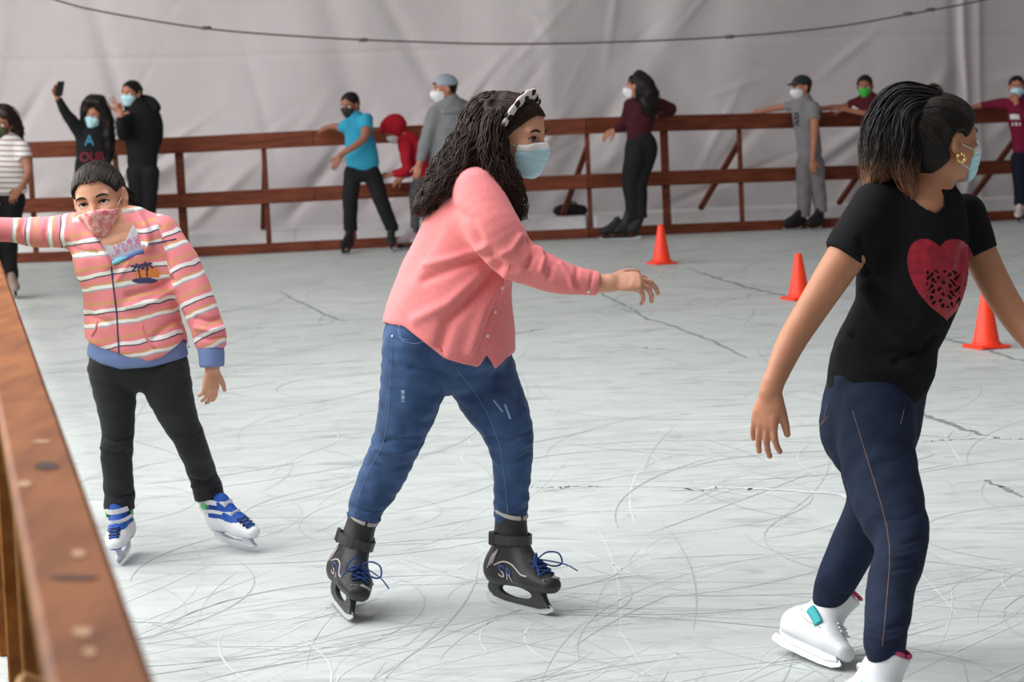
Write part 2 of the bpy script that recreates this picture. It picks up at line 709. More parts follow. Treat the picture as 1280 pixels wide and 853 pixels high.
# ------------------------------------------------------------------ ice
M['ice'] = mat('ice', srgb(205, 210, 209), 0.5, 0.35, 9, spec=0.22)
nt = M['ice'].node_tree
tc = nt.nodes.new('ShaderNodeTexCoord')


def tex_noise(nt, vec, scale, detail, rough=0.55, dist=0.0):
    n = nt.nodes.new('ShaderNodeTexNoise')
    n.inputs['Scale'].default_value = scale
    n.inputs['Detail'].default_value = detail
    n.inputs['Roughness'].default_value = rough
    n.inputs['Distortion'].default_value = dist
    nt.links.new(vec, n.inputs['Vector'])
    return n.outputs['Fac']


def ramp(nt, fac, stops):
    r = nt.nodes.new('ShaderNodeValToRGB')
    for i, (p, c) in enumerate(stops):
        e = r.color_ramp.elements[i] if i < 2 else r.color_ramp.elements.new(p)
        e.position = p
        e.color = (c, c, c, 1) if not isinstance(c, tuple) else (*c, 1)
    nt.links.new(fac, r.inputs['Fac'])
    return r.outputs['Color']


def mixc(nt, fac, a, b, mode='MIX'):
    m = nt.nodes.new('ShaderNodeMix')
    m.data_type = 'RGBA'
    m.blend_type = mode
    for sock, val in ((m.inputs[0], fac), (m.inputs[6], a), (m.inputs[7], b)):
        if hasattr(val, 'links'):
            nt.links.new(val, sock)
        else:
            sock.default_value = val if not isinstance(val, tuple) else (*val, 1)
    return m.outputs[2]


def mapped(nt, vec, rot, sc):
    mp = nt.nodes.new('ShaderNodeMapping')
    mp.inputs['Rotation'].default_value = (0, 0, rot)
    mp.inputs['Scale'].default_value = sc
    nt.links.new(vec, mp.inputs['Vector'])
    return mp.outputs['Vector']


ov = tc.outputs['Object']
base = ramp(nt, tex_noise(nt, ov, 0.55, 6, 0.6), [(0.3, srgb(184, 189, 187)), (0.7, srgb(206, 210, 207))])
scr = ramp(nt, tex_noise(nt, mapped(nt, ov, 1.25, (1.0, 4, 1)), 2.2, 8, 0.75, 0.9), [(0.45, 0.0), (0.75, 0.8)])
base = mixc(nt, scr, base, srgb(216, 222, 221))
scr2 = ramp(nt, tex_noise(nt, mapped(nt, ov, 0.45, (1.2, 4, 1)), 2.6, 8, 0.75, 1.0), [(0.52, 0.0), (0.75, 0.6)])
base = mixc(nt, scr2, base, srgb(168, 176, 176))
dirt = ramp(nt, tex_noise(nt, mapped(nt, ov, -0.35, (1.0, 2.2, 1)), 3.4, 8, 0.66, 0.8), [(0.55, 0.0), (0.70, 0.5)])
base = mixc(nt, dirt, base, srgb(136, 143, 143))
nt.links.new(base, nt.nodes['Principled BSDF'].inputs['Base Color'])
rg = ramp(nt, tex_noise(nt, ov, 5, 6, 0.7), [(0.3, 0.42), (0.7, 0.7)])
nt.links.new(rg, nt.nodes['Principled BSDF'].inputs['Roughness'])
M['scratch_dark'] = mat('blade_mark_grey', srgb(174, 181, 180), 0.6)
M['scratch_mid'] = mat('blade_mark_pale_grey', srgb(188, 194, 193), 0.6)
M['scratch_white'] = mat('blade_mark_snow', srgb(214, 219, 218), 0.8)
M['seam_dark'] = mat('ice_crack_grey', srgb(140, 147, 146), 0.6, var=0.3, vscale=20)

mb = MB()
x0, x1, y0, y1 = -8.0, 9.5, -0.5, 22.2
gx, gy = np.linspace(x0, x1, 90), np.concatenate([[y0, 8, 15.5], np.linspace(16, 26, 41)])
GX, GY = np.meshgrid(gx, gy, indexing='ij')
gi = np.arange(GX.size).reshape(GX.shape)
mb.add(np.stack([GX, GY, ground(GX, GY)], -1).reshape(-1, 3), np.stack([gi[:-1, :-1], gi[1:, :-1], gi[1:, 1:], gi[:-1, 1:]], -1).reshape(-1, 4), 0)


def ribbon(pts, w, mi, z, taper=True):
    pts = np.asarray(pts, float)
    n = len(pts)
    T = np.gradient(pts, axis=0)
    T /= np.maximum(np.linalg.norm(T, axis=1), 1e-9)[:, None]
    S = np.stack([-T[:, 1], T[:, 0]], 1)
    ww = w * (np.sin(np.linspace(0.05, PI - 0.05, n)) ** 0.4 if taper else np.ones(n)) * RNG.uniform(0.6, 1.4, n)
    A, B = pts + S * ww[:, None] / 2, pts - S * ww[:, None] / 2
    V = np.concatenate([np.c_[A, z + ground(A[:, 0], A[:, 1]) + .0006 * (A[:, 1] > 15)], np.c_[B, z + ground(B[:, 0], B[:, 1]) + .0006 * (B[:, 1] > 15)]])
    mb.add(V, [[i, n + i, n + i + 1, i + 1] for i in range(n - 1)], mi)


for i in range(850):
    Y = 4.6 + 17 * RNG.random() ** 1.5
    X = RNG.uniform(-0.26, 0.27) * Y
    L = RNG.uniform(0.3, 1.9)
    a = RNG.normal(1.1, 0.8)
    cv = RNG.normal(0, 0.9)
    n = 14
    ang = a + cv * np.linspace(-.5, .5, n) * L
    st = L / n
    pts = np.c_[X + np.cumsum(np.cos(ang)) * st, Y + np.cumsum(np.sin(ang)) * st]
    kind = RNG.choice([1, 2, 3], p=[0.22, 0.48, 0.30])
    ribbon(pts, RNG.uniform(0.0016, 0.0045) * (1 + Y / 16), kind, 0.0004 + 0.0002 * (i % 5))
# long dark cracks and worn wet patches crossing the rink
for poly, w in (([(770, 385), (830, 405), (880, 422), (935, 448)], .022), ([(860, 340), (930, 360), (985, 371)], .03),
                ([(1145, 515), (1185, 530), (1232, 546)], .03), ([(1165, 420), (1215, 432), (1280, 452)], .03),
                ([(690, 345), (760, 372), (800, 392)], .02), ([(350, 365), (400, 392), (430, 402)], .02),
                ([(1110, 395), (1170, 412)], .02), ([(620, 420), (680, 412)], .015), ([(1230, 600), (1280, 622)], .02)):
    p = np.array([G(*q)[:2] for q in poly])
    t = np.linspace(0, len(p) - 1, 26)
    q = np.c_[np.interp(t, range(len(p)), p[:, 0]), np.interp(t, range(len(p)), p[:, 1])]
    q += RNG.normal(0, 0.012, q.shape)
    ribbon(q, w, 4, 0.0016)
for poly, w in (([(845, 614), (900, 610), (960, 612), (1040, 618), (1110, 632)], .03), ([(720, 434), (790, 434), (850, 438)], .03),
                ([(1150, 552), (1230, 548), (1280, 549)], .025), ([(660, 610), (760, 608)], .012)):
    p = np.array([G(*q)[:2] for q in poly])
    t = np.linspace(0, len(p) - 1, 40)
    q = np.c_[np.interp(t, range(len(p)), p[:, 0]), np.interp(t, range(len(p)), p[:, 1])]
    q += RNG.normal(0, 0.012, q.shape)
    ribbon(q, w, 3, 0.0018)
floor = mb.build('floor', [M['ice'], M['scratch_dark'], M['scratch_mid'], M['scratch_white'], M['seam_dark']], smooth=False)
tag(floor, 'scuffed pale ice of the rink with skate marks', kind='structure')

# ------------------------------------------------------------------ tarpaulin wall
M['tarp'] = mat('tarpaulin', srgb(206, 198, 200), 0.75, 0.25, 30, 0.035, 3.0, spec=0.25, col2=None, stretch=(1, 1, 0.6), dist=0.01)
YT = 24.2
nx, nz = 540, 216
xs = np.linspace(-9.6, 9.4, nx)
zs = np.linspace(-0.02, 4.6, nz)
X, Z = np.meshgrid(xs, zs, indexing='ij')
rg_ = np.random.default_rng(3)
D = np.zeros_like(X)
for i in range(16):                      # hanging vertical pulls
    c = rg_.uniform(-7, 7.5)
    sl = rg_.normal(0, 0.25)
    w = rg_.uniform(0.06, 0.28)
    D += rg_.uniform(-0.05, 0.05) * np.exp(-((X - c - sl * (Z - 1.5)) / w) ** 2) * np.clip(0.4 + 0.4 * np.sin(Z * rg_.uniform(.5, 1.5) + i), 0, 1)
for i in range(60):                      # diagonal gathers, denser near the ground
    c, zc = rg_.uniform(-7, 7.5), rg_.uniform(0.0, 1.1)
    a = rg_.normal(0.75, 0.25)
    u = (X - c) * math.cos(a) + (Z - zc) * math.sin(a)
    v = -(X - c) * math.sin(a) + (Z - zc) * math.cos(a)
    D += rg_.uniform(-0.06, 0.06) * np.exp(-(v / rg_.uniform(0.03, 0.10)) ** 2 - (u / rg_.uniform(0.3, 0.7)) ** 2)
for i in range(70):                      # small creases higher up
    c, zc = rg_.uniform(-7, 7.5), rg_.uniform(0.8, 3.6)
    a = rg_.normal(0.9, 0.7)
    u = (X - c) * math.cos(a) + (Z - zc) * math.sin(a)
    v = -(X - c) * math.sin(a) + (Z - zc) * math.cos(a)
    D += rg_.uniform(-0.016, 0.016) * np.exp(-(v / rg_.uniform(0.02, 0.06)) ** 2 - (u / rg_.uniform(0.2, 0.7)) ** 2)
D *= 1.5
D += 0.06 * np.sin(X * 1.1 + 0.6 * Z) + 0.03 * np.sin(X * 2.9 - Z * 1.3)
D += -0.10 * np.exp(-((X - 5.08 - 0.03 * np.sin(Z * 2)) / 0.05) ** 2) - 0.07 * np.exp(-((X - 5.25) / 0.04) ** 2) + 0.10 * np.exp(-((X - 4.98) / 0.05) ** 2)
for zc in (1.95, 0.9 + 2.4):             # welded horizontal seams
    D += 0.012 * np.exp(-((Z - zc - 0.02 * np.sin(X * .8)) / 0.02) ** 2)
yt = YT + np.clip(X - 0.5, 0, 9) * 0.28
V = np.stack([X, yt + D, Z], -1).reshape(-1, 3)
ii = np.arange(nx * nz).reshape(nx, nz)
Fq = np.stack([ii[:-1, :-1], ii[1:, :-1], ii[1:, 1:], ii[:-1, 1:]], -1).reshape(-1, 4)
o = link('wall_back', V, Fq, M['tarp'])
tag(o, 'creased off-white tarpaulin wall behind the rink', kind='structure')

# pale kerb lying between the fence and the tarpaulin
M['kerb'] = mat('kerb_paint', srgb(236, 232, 234), 0.7, 0.2, 40, 0.06, 6)


def yf(x):                               # the fence line
    return 22.1 + max(0.0, x - 0.75) * 0.36


def off_line(px, dy):
    """a point of the fence line seen at column px, pushed back by dy"""
    Y = 22.1
    for _ in range(8):
        x = P(px, 250, Y)[0]
        Y = yf(x)
    return np.array([x, Y + dy, float(ground(x, Y))])


mb = MB()
pts = [off_line(p, 0.95) for p in (-60, 190, 360, 545, 735, 835, 1000, 1170, 1340)]
for a, b in zip(pts[:-1], pts[1:]):
    mb.beam(a + (0, 0, .085), b + (0, 0, .085), 0.55, 0.17, side=(0, 1, 0), bevel=0.012)
tag(mb.build('trim_1', M['kerb'], smooth=False), 'low pale kerb between fence and tarpaulin', kind='structure')

# ------------------------------------------------------------------ stained timber fence at the back
M['wood_dark'] = mat('stained_timber', srgb(122, 62, 42), 0.65, 0.3, 40, 0.3, 5, spec=0.2, col2=srgb(84, 42, 29), stretch=(1, 1, 6))
M['wood_back'] = mat('stained_timber_rail', srgb(130, 67, 45), 0.65, 0.3, 40, 0.3, 5, spec=0.2, col2=srgb(90, 45, 31), stretch=(0.7, 1, 7))
fence = tag(empty('wooden_fence', off_line(640, 0)), 'dark red-brown timber rail fence in front of the pale tarpaulin', 'fence')
rail_px = [-70, 227, 395, 548, 735, 832, 1010, 1180, 1350]
rp = [off_line(p, 0) for p in rail_px]


def rails(name, z0, z1, dy, th):
    for a, b in zip(rp[:-1], rp[1:]):
        m = MB()
        sh = np.array([0, dy, (z0 + z1) / 2])
        m.beam(a + sh, b + sh, th, z1 - z0, side=(0, 1, 0), bevel=0.006)
        m.build(name, M['wood_back'], fence, smooth=False)


rails('top_rail', 1.0, 1.155, -0.02, 0.05)
rails('middle_rail', 0.475, 0.615, -0.02, 0.05)
rails('bottom_rail', 0.0, 0.095, -0.03, 0.07)
for px, w in ((40, .045), (147, .045), (227, .078), (333, .045), (440, .045), (548, .078), (640, .045), (737, .045), (833, .078),
              (927, .045), (1022, .045), (1107, .078), (1192, .045), (1276, .045)):
    q = off_line(px, 0.035)
    lean = -0.010
    m = MB()
    m.beam(q + (0.006, 0, 0.05), q + (lean, 0, 1.13), w, 0.06, side=(1, 0, 0), bevel=0.004)
    m.build('post', M['wood_dark'], fence, smooth=False)
for px, dx in ((147, -.10), (333, -.13), (640, -.2), (737, -.24), (927, -.34), (1107, -.36), (1276, -.34)):
    q = off_line(px, 0.08)
    m = MB()
    m.beam(q + (-0.01, 0, 0.86), q + (dx, 0.72, 0.19), 0.05, 0.05, side=(1, 0, 0))
    m.build('brace', M['wood_dark'], fence, smooth=False)

# ------------------------------------------------------------------ near fence at the left edge
M['wood_near'] = mat('varnished_timber', srgb(164, 100, 52), 0.6, 0.2, 60, 0.25, 3.2, spec=0.2, col2=srgb(122, 68, 36), stretch=(6, 1.2, 6))
M['wood_pale'] = mat('raw_timber_edge', srgb(206, 152, 104), 0.6, 0.2, 60, 0.12, 5)
ra, rb = G(196, 853, 1.15) * (1, 1, 0), G(9, 345, 1.15) * (1, 1, 0)
rd = unit(rb - ra)
sd = np.array([rd[1], -rd[0], 0])                  # towards the rink
WN = 0.081


def on_rail(Y, inset=0.0, z=0.0):
    t = (Y - ra[1]) / rd[1]
    return ra + rd * t - sd * inset + np.array([0, 0, z])


near = tag(empty('timber_barrier', on_rail(3, WN / 2)), 'brown timber barrier with a flat varnished top board in the left foreground', 'fence')
ys = [0.85, 3.42, 6.9, 10.4, 13.9, 17.4, 20.9]
for i, (a, b) in enumerate(zip(ys[:-1], ys[1:])):
    m = MB()
    m.beam(on_rail(a, WN / 2, 1.13 - .003 * (i % 2)), on_rail(b - .012, WN / 2, 1.13 - .003 * (i % 2)), WN, 0.04, side=sd, bevel=0.007)
    m.build('top_board', M['wood_near'], near, smooth=False)
    m = MB()
    m.beam(on_rail(a, .012, 1.035), on_rail(b, .012, 1.035), 0.022, 0.135, side=sd, bevel=0.004)
    m.build('upper_rail', M['wood_near'], near, smooth=False)
    m = MB()
    m.beam(on_rail(a, .012, .54), on_rail(b, .012, .54), 0.022, 0.14, side=sd, bevel=0.004)
    m.build('middle_rail', M['wood_near'], near, smooth=False)
    m = MB()
    m.beam(on_rail(a, .012, .05), on_rail(b, .012, .05), 0.022, 0.1, side=sd, bevel=0.004)
    m.build('bottom_rail', M['wood_near'], near, smooth=False)
for Y in (1.2, 2.2, 3.4, 4.9, 6.5, 8.2, 9.9, 11.6, 13.3, 15.0, 16.7, 18.4, 20.1):
    m = MB()
    m.beam(on_rail(Y, .045, 0), on_rail(Y, .045, 1.11), 0.042, 0.07, side=sd, bevel=0.004)
    m.build('post', M['wood_near'], near, smooth=False)
m = MB()
m.beam(on_rail(2.70, .06, .905), on_rail(2.4, .34, .30), .035, .05, side=rd, bevel=.004)
m.build('brace', M['wood_pale'], near, smooth=False)
# knots in the top board
M['knot'] = mat('timber_knot', srgb(70, 38, 26), 0.5)
M['wear'] = mat('worn_varnish', srgb(196, 150, 112), 0.55)
for i, (px, py, rx, ry, mm) in enumerate(((58, 582, 15, 5, 'knot'), (30, 605, 9, 4, 'wear'), (98, 692, 9, 5, 'wear'), (92, 722, 30, 3, 'knot'),
                                       (103, 790, 13, 6, 'wear'), (112, 815, 9, 5, 'wear'), (52, 552, 12, 2, 'wear'))):
    c = G(px, py, 1.1504)
    ang = np.arange(18) * PI / 9
    V = np.array([G(px + rx * math.cos(a) * (1 + .15 * math.sin(3 * a + i)), py + ry * math.sin(a), 1.1504 + (.0008 if i else .0008)) for a in ang])
    m = MB()
    m.add(V, [list(range(18))[::-1]])
    m.build('knot' if mm == 'knot' else 'worn_patch', M[mm], near, smooth=False)

# green turf outside the rink
M['turf'] = mat('artificial_turf', srgb(104, 142, 74), 0.95, 0.8, 160, 0.3, 60)
m = MB()
a, b = on_rail(0.2, WN + .0), on_rail(23, WN + .0)
m.add([a + (0, 0, .004), b + (0, 0, .004), b - sd * 4 + (0, 0, .004), a - sd * 4 + (0, 0, .004)], [[0, 1, 2, 3]])
tag(m.build('floor_outside', M['turf'], smooth=False), 'strip of green artificial turf outside the barrier', kind='structure')

# ------------------------------------------------------------------ cones
M['cone'] = mat('cone_plastic', srgb(250, 62, 32), 0.45, 0.05, 80, 0.03, 10, spec=0.4)


def cone(px, py, label, h=0.325):
    q = GI(px, py)
    q[1] += 0.09
    root = tag(empty('traffic_cone', q), label, 'traffic cone', 'orange cones set out on the ice')
    m = MB()
    R = np.array([[math.cos(.4), math.sin(.4), 0], [-math.sin(.4), math.cos(.4), 0], [0, 0, 1]])
    m.box(q + (0, 0, .009), .205, .205, .018, R, bevel=.008)
    m.build('base', M['cone'], root, smooth=False)
    m = MB()
    m.lathe([(.088, .016), (.086, .024), (.078, .034), (.074, .04), (.026, h - .012), (.024, h - .004), (.02, h)], q, 28)
    m.build('cone_body', M['cone'], root)


cone(828, 331, 'orange cone farthest from the camera, in the middle of the rink')
cone(1001, 376, 'orange cone half hidden behind the bare arm of the skater in black')
cone(1237, 437, 'orange cone nearest the right edge of the photo')

# ------------------------------------------------------------------ cable strung across the tent
M['cable'] = mat('cable_rubber', srgb(92, 84, 88), 0.6)
YC = 21.0
cpx = [(-10, -28), (70, 0), (130, 15), (260, 36), (400, 47), (540, 53), (640, 55), (760, 53), (912, 46), (1040, 34), (1135, 18), (1225, 1), (1300, -18)]
st = resample([list(P(x, y, YC)) + [.006, .006] for x, y in cpx], 0.12)
root = tag(empty('cable', P(640, 55, YC)), 'thin dark cable sagging across the tent in front of the tarpaulin', 'cable')
m = MB()
m.tube(st[:, :3], 0.0085, 6)
m.build('cord', M['cable'], root)
for x, y in ((258, 35), (454, 50), (912, 46), (1135, 17), (1163, 12)):
    q = P(x, y, YC)
    m = MB()
    m.tube([q - (.045, 0, .004), q - (.03, 0, 0), q + (.03, 0, 0), q + (.045, 0, 0)], [.008, .017, .017, .008], 8)
    m.build('cable_joint', M['cable'], root)

# dark bag lying on the kerb behind the fence
M['bag'] = mat('bag_cloth', srgb(38, 36, 40), 0.9, 0.4, 80)
q = off_line(716, 0.95)
q[2] += 0.17
f = Field(q - (.25, .2, .05), q + (.25, .2, .2), 0.012)
f.chain([list(q + (-.12, 0, .045)) + [.05, .07], list(q + (0, .02, .055)) + [.06, .09], list(q + (.12, 0, .045)) + [.05, .07]])
f.cut(q, (0, 0, -1))
Vb, Fb = f.mesh(2)
Vb = ripple(Vb, Fb, .006, .12, seed=4)
Vb[:, 2] = np.maximum(Vb[:, 2], q[2] + .001)
root = tag(empty('bag', q), 'black bag lying on the kerb behind the back fence', 'bag')
link('bag_body', Vb, Fb, M['bag'], root)
m = MB()
m.tube([q + (-.09, -.02, .08), q + (-.05, -.03, .13), q + (.04, -.03, .135), q + (.09, -.02, .085)], .009, 6)
m.build('handle', M['bag'], root)
# ------------------------------------------------------------------ people: heads, hands, skates
def head_axes(yaw, pitch=0.0, roll=0.0):
    """rows: face forward, the person's left, crown up. yaw 0 faces the camera, 90 faces right in the photo"""
    y, p, r = math.radians(yaw), math.radians(pitch), math.radians(roll)
    f = np.array([math.sin(y) * math.cos(p), -math.cos(y) * math.cos(p), -math.sin(p)])
    s = unit(np.cross((0, 0, 1), f))
    u = np.cross(f, s)
    s, u = s * math.cos(r) - u * math.sin(r), u * math.cos(r) + s * math.sin(r)
    return np.array([f, s, u])


def _ell(q, c, r):
    e = [(q[i] - c[i]) / r[i] for i in range(3)]
    k0 = np.sqrt(e[0] ** 2 + e[1] ** 2 + e[2] ** 2)
    k1 = np.sqrt((e[0] / r[0]) ** 2 + (e[1] / r[1]) ** 2 + (e[2] / r[2]) ** 2)
    return np.where(k1 > 1e-6, k0 * (k0 - 1) / np.maximum(k1, 1e-6), -min(r))


def _cone(q, a, b, ra, rb):
    a, b = np.array(a, float), np.array(b, float)
    ab = b - a
    t = np.clip(sum((q[i] - a[i]) * ab[i] for i in range(3)) / (ab @ ab), 0, 1)
    return np.sqrt(sum((q[i] - a[i] - t * ab[i]) ** 2 for i in range(3))) - (ra + t * (rb - ra))


class Head:
    def __init__(s, c, yaw, pitch=0.0, roll=0.0, hh=0.225, child=0.0):
        s.c, s.R, s.hh, s.child = np.asarray(c, float), head_axes(yaw, pitch, roll), hh, child

    def L(s, f, l, u):
        return s.c + s.hh * (f * s.R[0] + l * s.R[1] + u * s.R[2])

    def local(s, field, pad=0.85):
        sl, c = field.block(s.c - s.hh * pad, s.c + s.hh * pad)
        q = [c[i] - np.float32(s.c[i]) for i in range(3)]
        return sl, [(q[0] * np.float32(s.R[i][0]) + q[1] * np.float32(s.R[i][1]) + q[2] * np.float32(s.R[i][2])) / np.float32(s.hh) for i in range(3)]

    def face(s, q):
        a = [q[0], np.abs(q[1]), q[2]]
        d = _ell(a, (-.06, 0, .13), (.44, .335, .37))
        d = smin(d, _ell(a, (.10, 0, -.12), (.285, .265, .35)), .10)
        d = smin(d, _cone(a, (.20, 0, -.37), (-.02, .19, -.24), .10, .10), .12)
        d = smin(d, _ell(a, (.27, 0, -.40), (.095, .11, .085)), .08)
        d = smin(d, _ell(a, (.25, .165, -.13), (.12, .115, .13)), .08)          # cheek
        return d, a

    def nose(s, d, a):
        d = smin(d, _cone(a, (.355, 0, .03), (.445, 0, -.135), .03, .045), .06)
        d = smin(d, _ell(a, (.40, .05, -.15), (.045, .04, .035)), .03)
        return d

    def add(s, field, ears=True, eyes=True, k=0.02):
        sl, q = s.local(field)
        d, a = s.face(q)
        d = smin(d, _cone(a, (.325, 0, .075), (.285, .2, .085), .06, .045), .06)     # brow ridge
        d = smax(d, -_ell(a, (.40, .15, .005), (.10, .10, .065)), .06)            # eye sockets
        d = s.nose(d, a)
        d = smin(d, _ell(a, (.345, 0, -.245), (.05, .095, .026)), .03)            # lips
        d = smin(d, _ell(a, (.335, 0, -.29), (.05, .08, .026)), .03)
        d = smax(d, -_ell(a, (.40, 0, -.266), (.035, .1, .007)), .012)
        if eyes:
            lid = _ell(a, (.268, .148, .0), (.088, .088, .088))
            d = smin(d, lid, .025)
            d = smax(d, -_ell(a, (.365, .15, .0), (.075, .074, .031)), .008)
        if ears:
            e = _ell((a[0] + .35 * (a[1] - .33), a[1], a[2]), (-.045, .355, -.02), (.082, .055, .135))
            e = smax(e, -_ell(a, (-.02, .405, .0), (.05, .045, .085)), .02)
            e = smin(e, _ell(a, (-.015, .335, -.135), (.035, .03, .042)), .03)
            d = smin(d, e, .02)
        d = smin(d, _cone(a, (-.10, 0, -.2), (-.14, 0, -.5), .21, .2), .1)
        field.v[sl] = smin(field.v[sl], (d * s.hh).astype(np.float32), k)

    def mask(s, parent, m, h=0.0032, side=.085, strap_mat=None, shape='pleat', name='face_mask', grow=0.022, top=-.03, label=None):
        lo, hi = s.c - s.hh * .62, s.c + s.hh * .62
        f = Field(lo, hi, h)
        sl, q = s.local(f)
        d, a = s.face(q)
        d = smin(d, _cone(a, (.33, 0, .02), (.43, 0, -.13), .03, .05), .16)
        d = smin(d, _ell(a, (.30, 0, -.27), (.12, .12, .12)), .15)
        if shape == 'cup':
            d = smin(d, _cone(a, (.33, 0, -.12), (.42, 0, -.2), .12, .1), .2)
        d = d - grow
        u, l, ff = q[2], np.abs(q[1]), q[0]
        d = smax(d, (u - (top - .28 * l * l * 4 * .6)) * .9, .012)
        d = smax(d, -.505 - u, .012)
        d = smax(d, (side + .25 * np.abs(u + .26)) - ff, .012)
        d = smax(d, ff * -1 + .03, .0)
        f.v[sl] = np.minimum(f.v[sl], (d * s.hh).astype(np.float32))
        V, Fc = f.mesh(1)
        N = normals(V, Fc)
        uu = ((V - s.c) @ s.R[2]) / s.hh
        if shape == 'pleat':
            g = sum(np.exp(-((uu - z) / .012) ** 2) for z in (-.17, -.25, -.33))
            V = V - N * (g * .0022)[:, None]
        mi = None
        if strap_mat is not None and shape == 'pleat':
            uc = uu[Fc].mean(1)
            mi = ((uc > -.105 - .28 * .6 * 4 * (((V[Fc].mean(1) - s.c) @ s.R[1]) / s.hh) ** 2)).astype(int)
            m = [m, M['white']]
        o = link(name, V, Fc, m, parent, label=label, mi=mi)
        if strap_mat is not None:
            for sg in (1, -1):
                t = MB()
                p0 = s.L(side + .03, sg * .29, -.115)
                t.tube(resample([list(p0) + [1, 1], list(s.L(.03, sg * .335, -.03)) + [1, 1], list(s.L(-.06, sg * .372, .085)) + [1, 1]], .006)[:, :3], .0016, 5)
                t.tube(resample([list(s.L(side + .015, sg * .265, -.36)) + [1, 1], list(s.L(.02, sg * .31, -.24)) + [1, 1], list(s.L(-.07, sg * .36, -.12)) + [1, 1]], .006)[:, :3], .0016, 5)
                t.build('ear_loop', strap_mat, o)
        return o, (V, Fc)

    def eyes(s, parent, gaze=(1, 0, 0), detail=True, brow=0.0):
        g = gaze[0] * s.R[0] + gaze[1] * s.R[1] + gaze[2] * s.R[2]
        for sg in (1, -1):
            m = MB()
            m.sphere(s.L(.262, sg * .148, 0), .080 * s.hh, 20, 14, axis=g, mis=[(.20, 2), (.46, 1), (4, 0)])
            m.build('eye', [M['eye_white'], M['iris'], M['pupil']], parent)
            m = MB()
            pts = [s.L(.378 + brow - .5 * (abs(x) - .03) ** 2 * (1.9 if abs(x) > .1 else 1.2), sg * x, z) for x, z in ((.055, .083), (.10, .102), (.155, .112), (.205, .104), (.245, .08))]
            pts = resample([list(p) + [1, 1] for p in pts], .004)[:, :3]
            n = len(pts)
            m.tube(pts, s.hh * .017 * (np.sin(np.linspace(.5, 3.0, n)) ** .6), 6, flat=.6)
            m.build('eyebrow', M['brow'], parent)
            if detail:
                m = MB()
                pts = [s.L(*p) for p in ((.330, sg * .080, -.004), (.350, sg * .115, .026), (.350, sg * .150, .034), (.336, sg * .19, .026), (.302, sg * .232, .0))]
                pts = resample([list(p) + [1, 1] for p in pts], .003)[:, :3]
                m.tube(pts, s.hh * .0085, 5)
                m.build('eyelash', M['brow'], parent)

    def cap_hair(s, parent, m, ears=True, h=0.004, k=0.0, grow=1.0, fringe=0.0, nape=-.36, bump=.003, extra=None, name='hair', tilt=1.0):
        """the hair lying on the skull, open at the face and around the ears"""
        f = Field(s.c - s.hh * .95, s.c + s.hh * .85, h)
        sl, q = s.local(f, 1.2)
        a = [q[0], np.abs(q[1]), q[2]]
        d = _ell(a, (-.075, 0, .12), (.485 * grow, .375 * grow, .415 * grow))
        d = smin(d, _ell(a, (-.17, 0, -.10), (.30 * grow, .32 * grow, .34)), .08)
        d = smax(d, -_ell(a, (.44, 0, -.20 - fringe), (.40, .37, .47)), .15)
        if ears:
            d = smax(d, -_ell(a, (.01, .44, -.07), (.17, .22, .20)), .03)
        d = smax(d, nape + tilt * np.maximum(q[0] + .30, -.12) - q[2], .05)
        f.v[sl] = np.minimum(f.v[sl], (d * s.hh).astype(np.float32))
        if extra:
            extra(f)
        V, Fc = f.mesh(2)
        if bump:
            V = ripple(V, Fc, bump, .05, seed=3)
        return link(name, V, Fc, m, parent), (V, Fc)


def hand(field, W, to, back, thumb, curl=(.3, .3, .3, .3), sc=1.0, spread=.12, thumb_curl=.3, thumb_out=.75, k=.010, fc=None):
    """a palm, four unequal fingers in three bones each and a thumb from the side of the palm"""
    W = np.asarray(W, float)
    d = unit(to)
    n = unit(np.asarray(back, float) - d * (np.asarray(back, float) @ d))
    t = thumb * np.cross(d, n)

    def st(p, rs, rd):
        return list(p) + [rs, rd]
    pl = .088 * sc
    field.chain([st(W - d * .02 * sc, .024 * sc, .019 * sc), st(W + d * .02 * sc, .029 * sc, .017 * sc), st(W + d * .05 * sc, .038 * sc, .0155 * sc),
                 st(W + d * pl, .037 * sc, .0115 * sc)], k=.012 * sc, D=n, step=.01, pad=.015)
    lens = ((.040, .025, .021), (.045, .029, .023), (.041, .027, .022), (.032, .020, .019))
    for i, off in enumerate((.027, .009, -.009, -.026)):
        p = W + d * (pl - (.004, 0, .003, .010)[i] * sc) + t * off * sc
        dd = unit(d + t * spread * (1.5 - i) * .6)
        nn = n - dd * (n @ dd)
        nn = unit(nn)
        pts = [st(p - dd * .012 * sc, .0095 * sc, .0095 * sc)]
        r = .0092 * sc * (1 if i < 3 else .86)
        for b in range(3):
            a = curl[i] * ((.7, 1.1, .8)[b]) if fc is None else fc[i][b]
            dd, nn = dd * math.cos(a) - nn * math.sin(a), nn * math.cos(a) + dd * math.sin(a)
            m = p + dd * lens[i][b] * sc * .5
            p = p + dd * lens[i][b] * sc
            pts += [st(m, r * .96, r * .96), st(p, r, r * .98)]
            r *= .9
        field.chain(pts, k=k * sc, D=n, step=.006, pad=.012)
    p = W + d * .022 * sc + t * .022 * sc - n * .003 * sc
    dd = unit(d * .75 + t * thumb_out - n * .25)
    nn = unit(n - dd * (n @ dd))
    pts = [st(p, .016 * sc, .014 * sc)]
    for b, L in enumerate((.040, .030, .025)):
        ax = t
        if b:
            dd = unit(dd + (d - t * .5) * thumb_curl * .5 - n * thumb_curl * .3)
        p = p + dd * L * sc
        pts.append(st(p, (.0125, .0108, .0088)[b] * sc, (.0125, .0105, .008)[b] * sc))
    field.chain(pts, k=.010 * sc, D=n, step=.006, pad=.012)


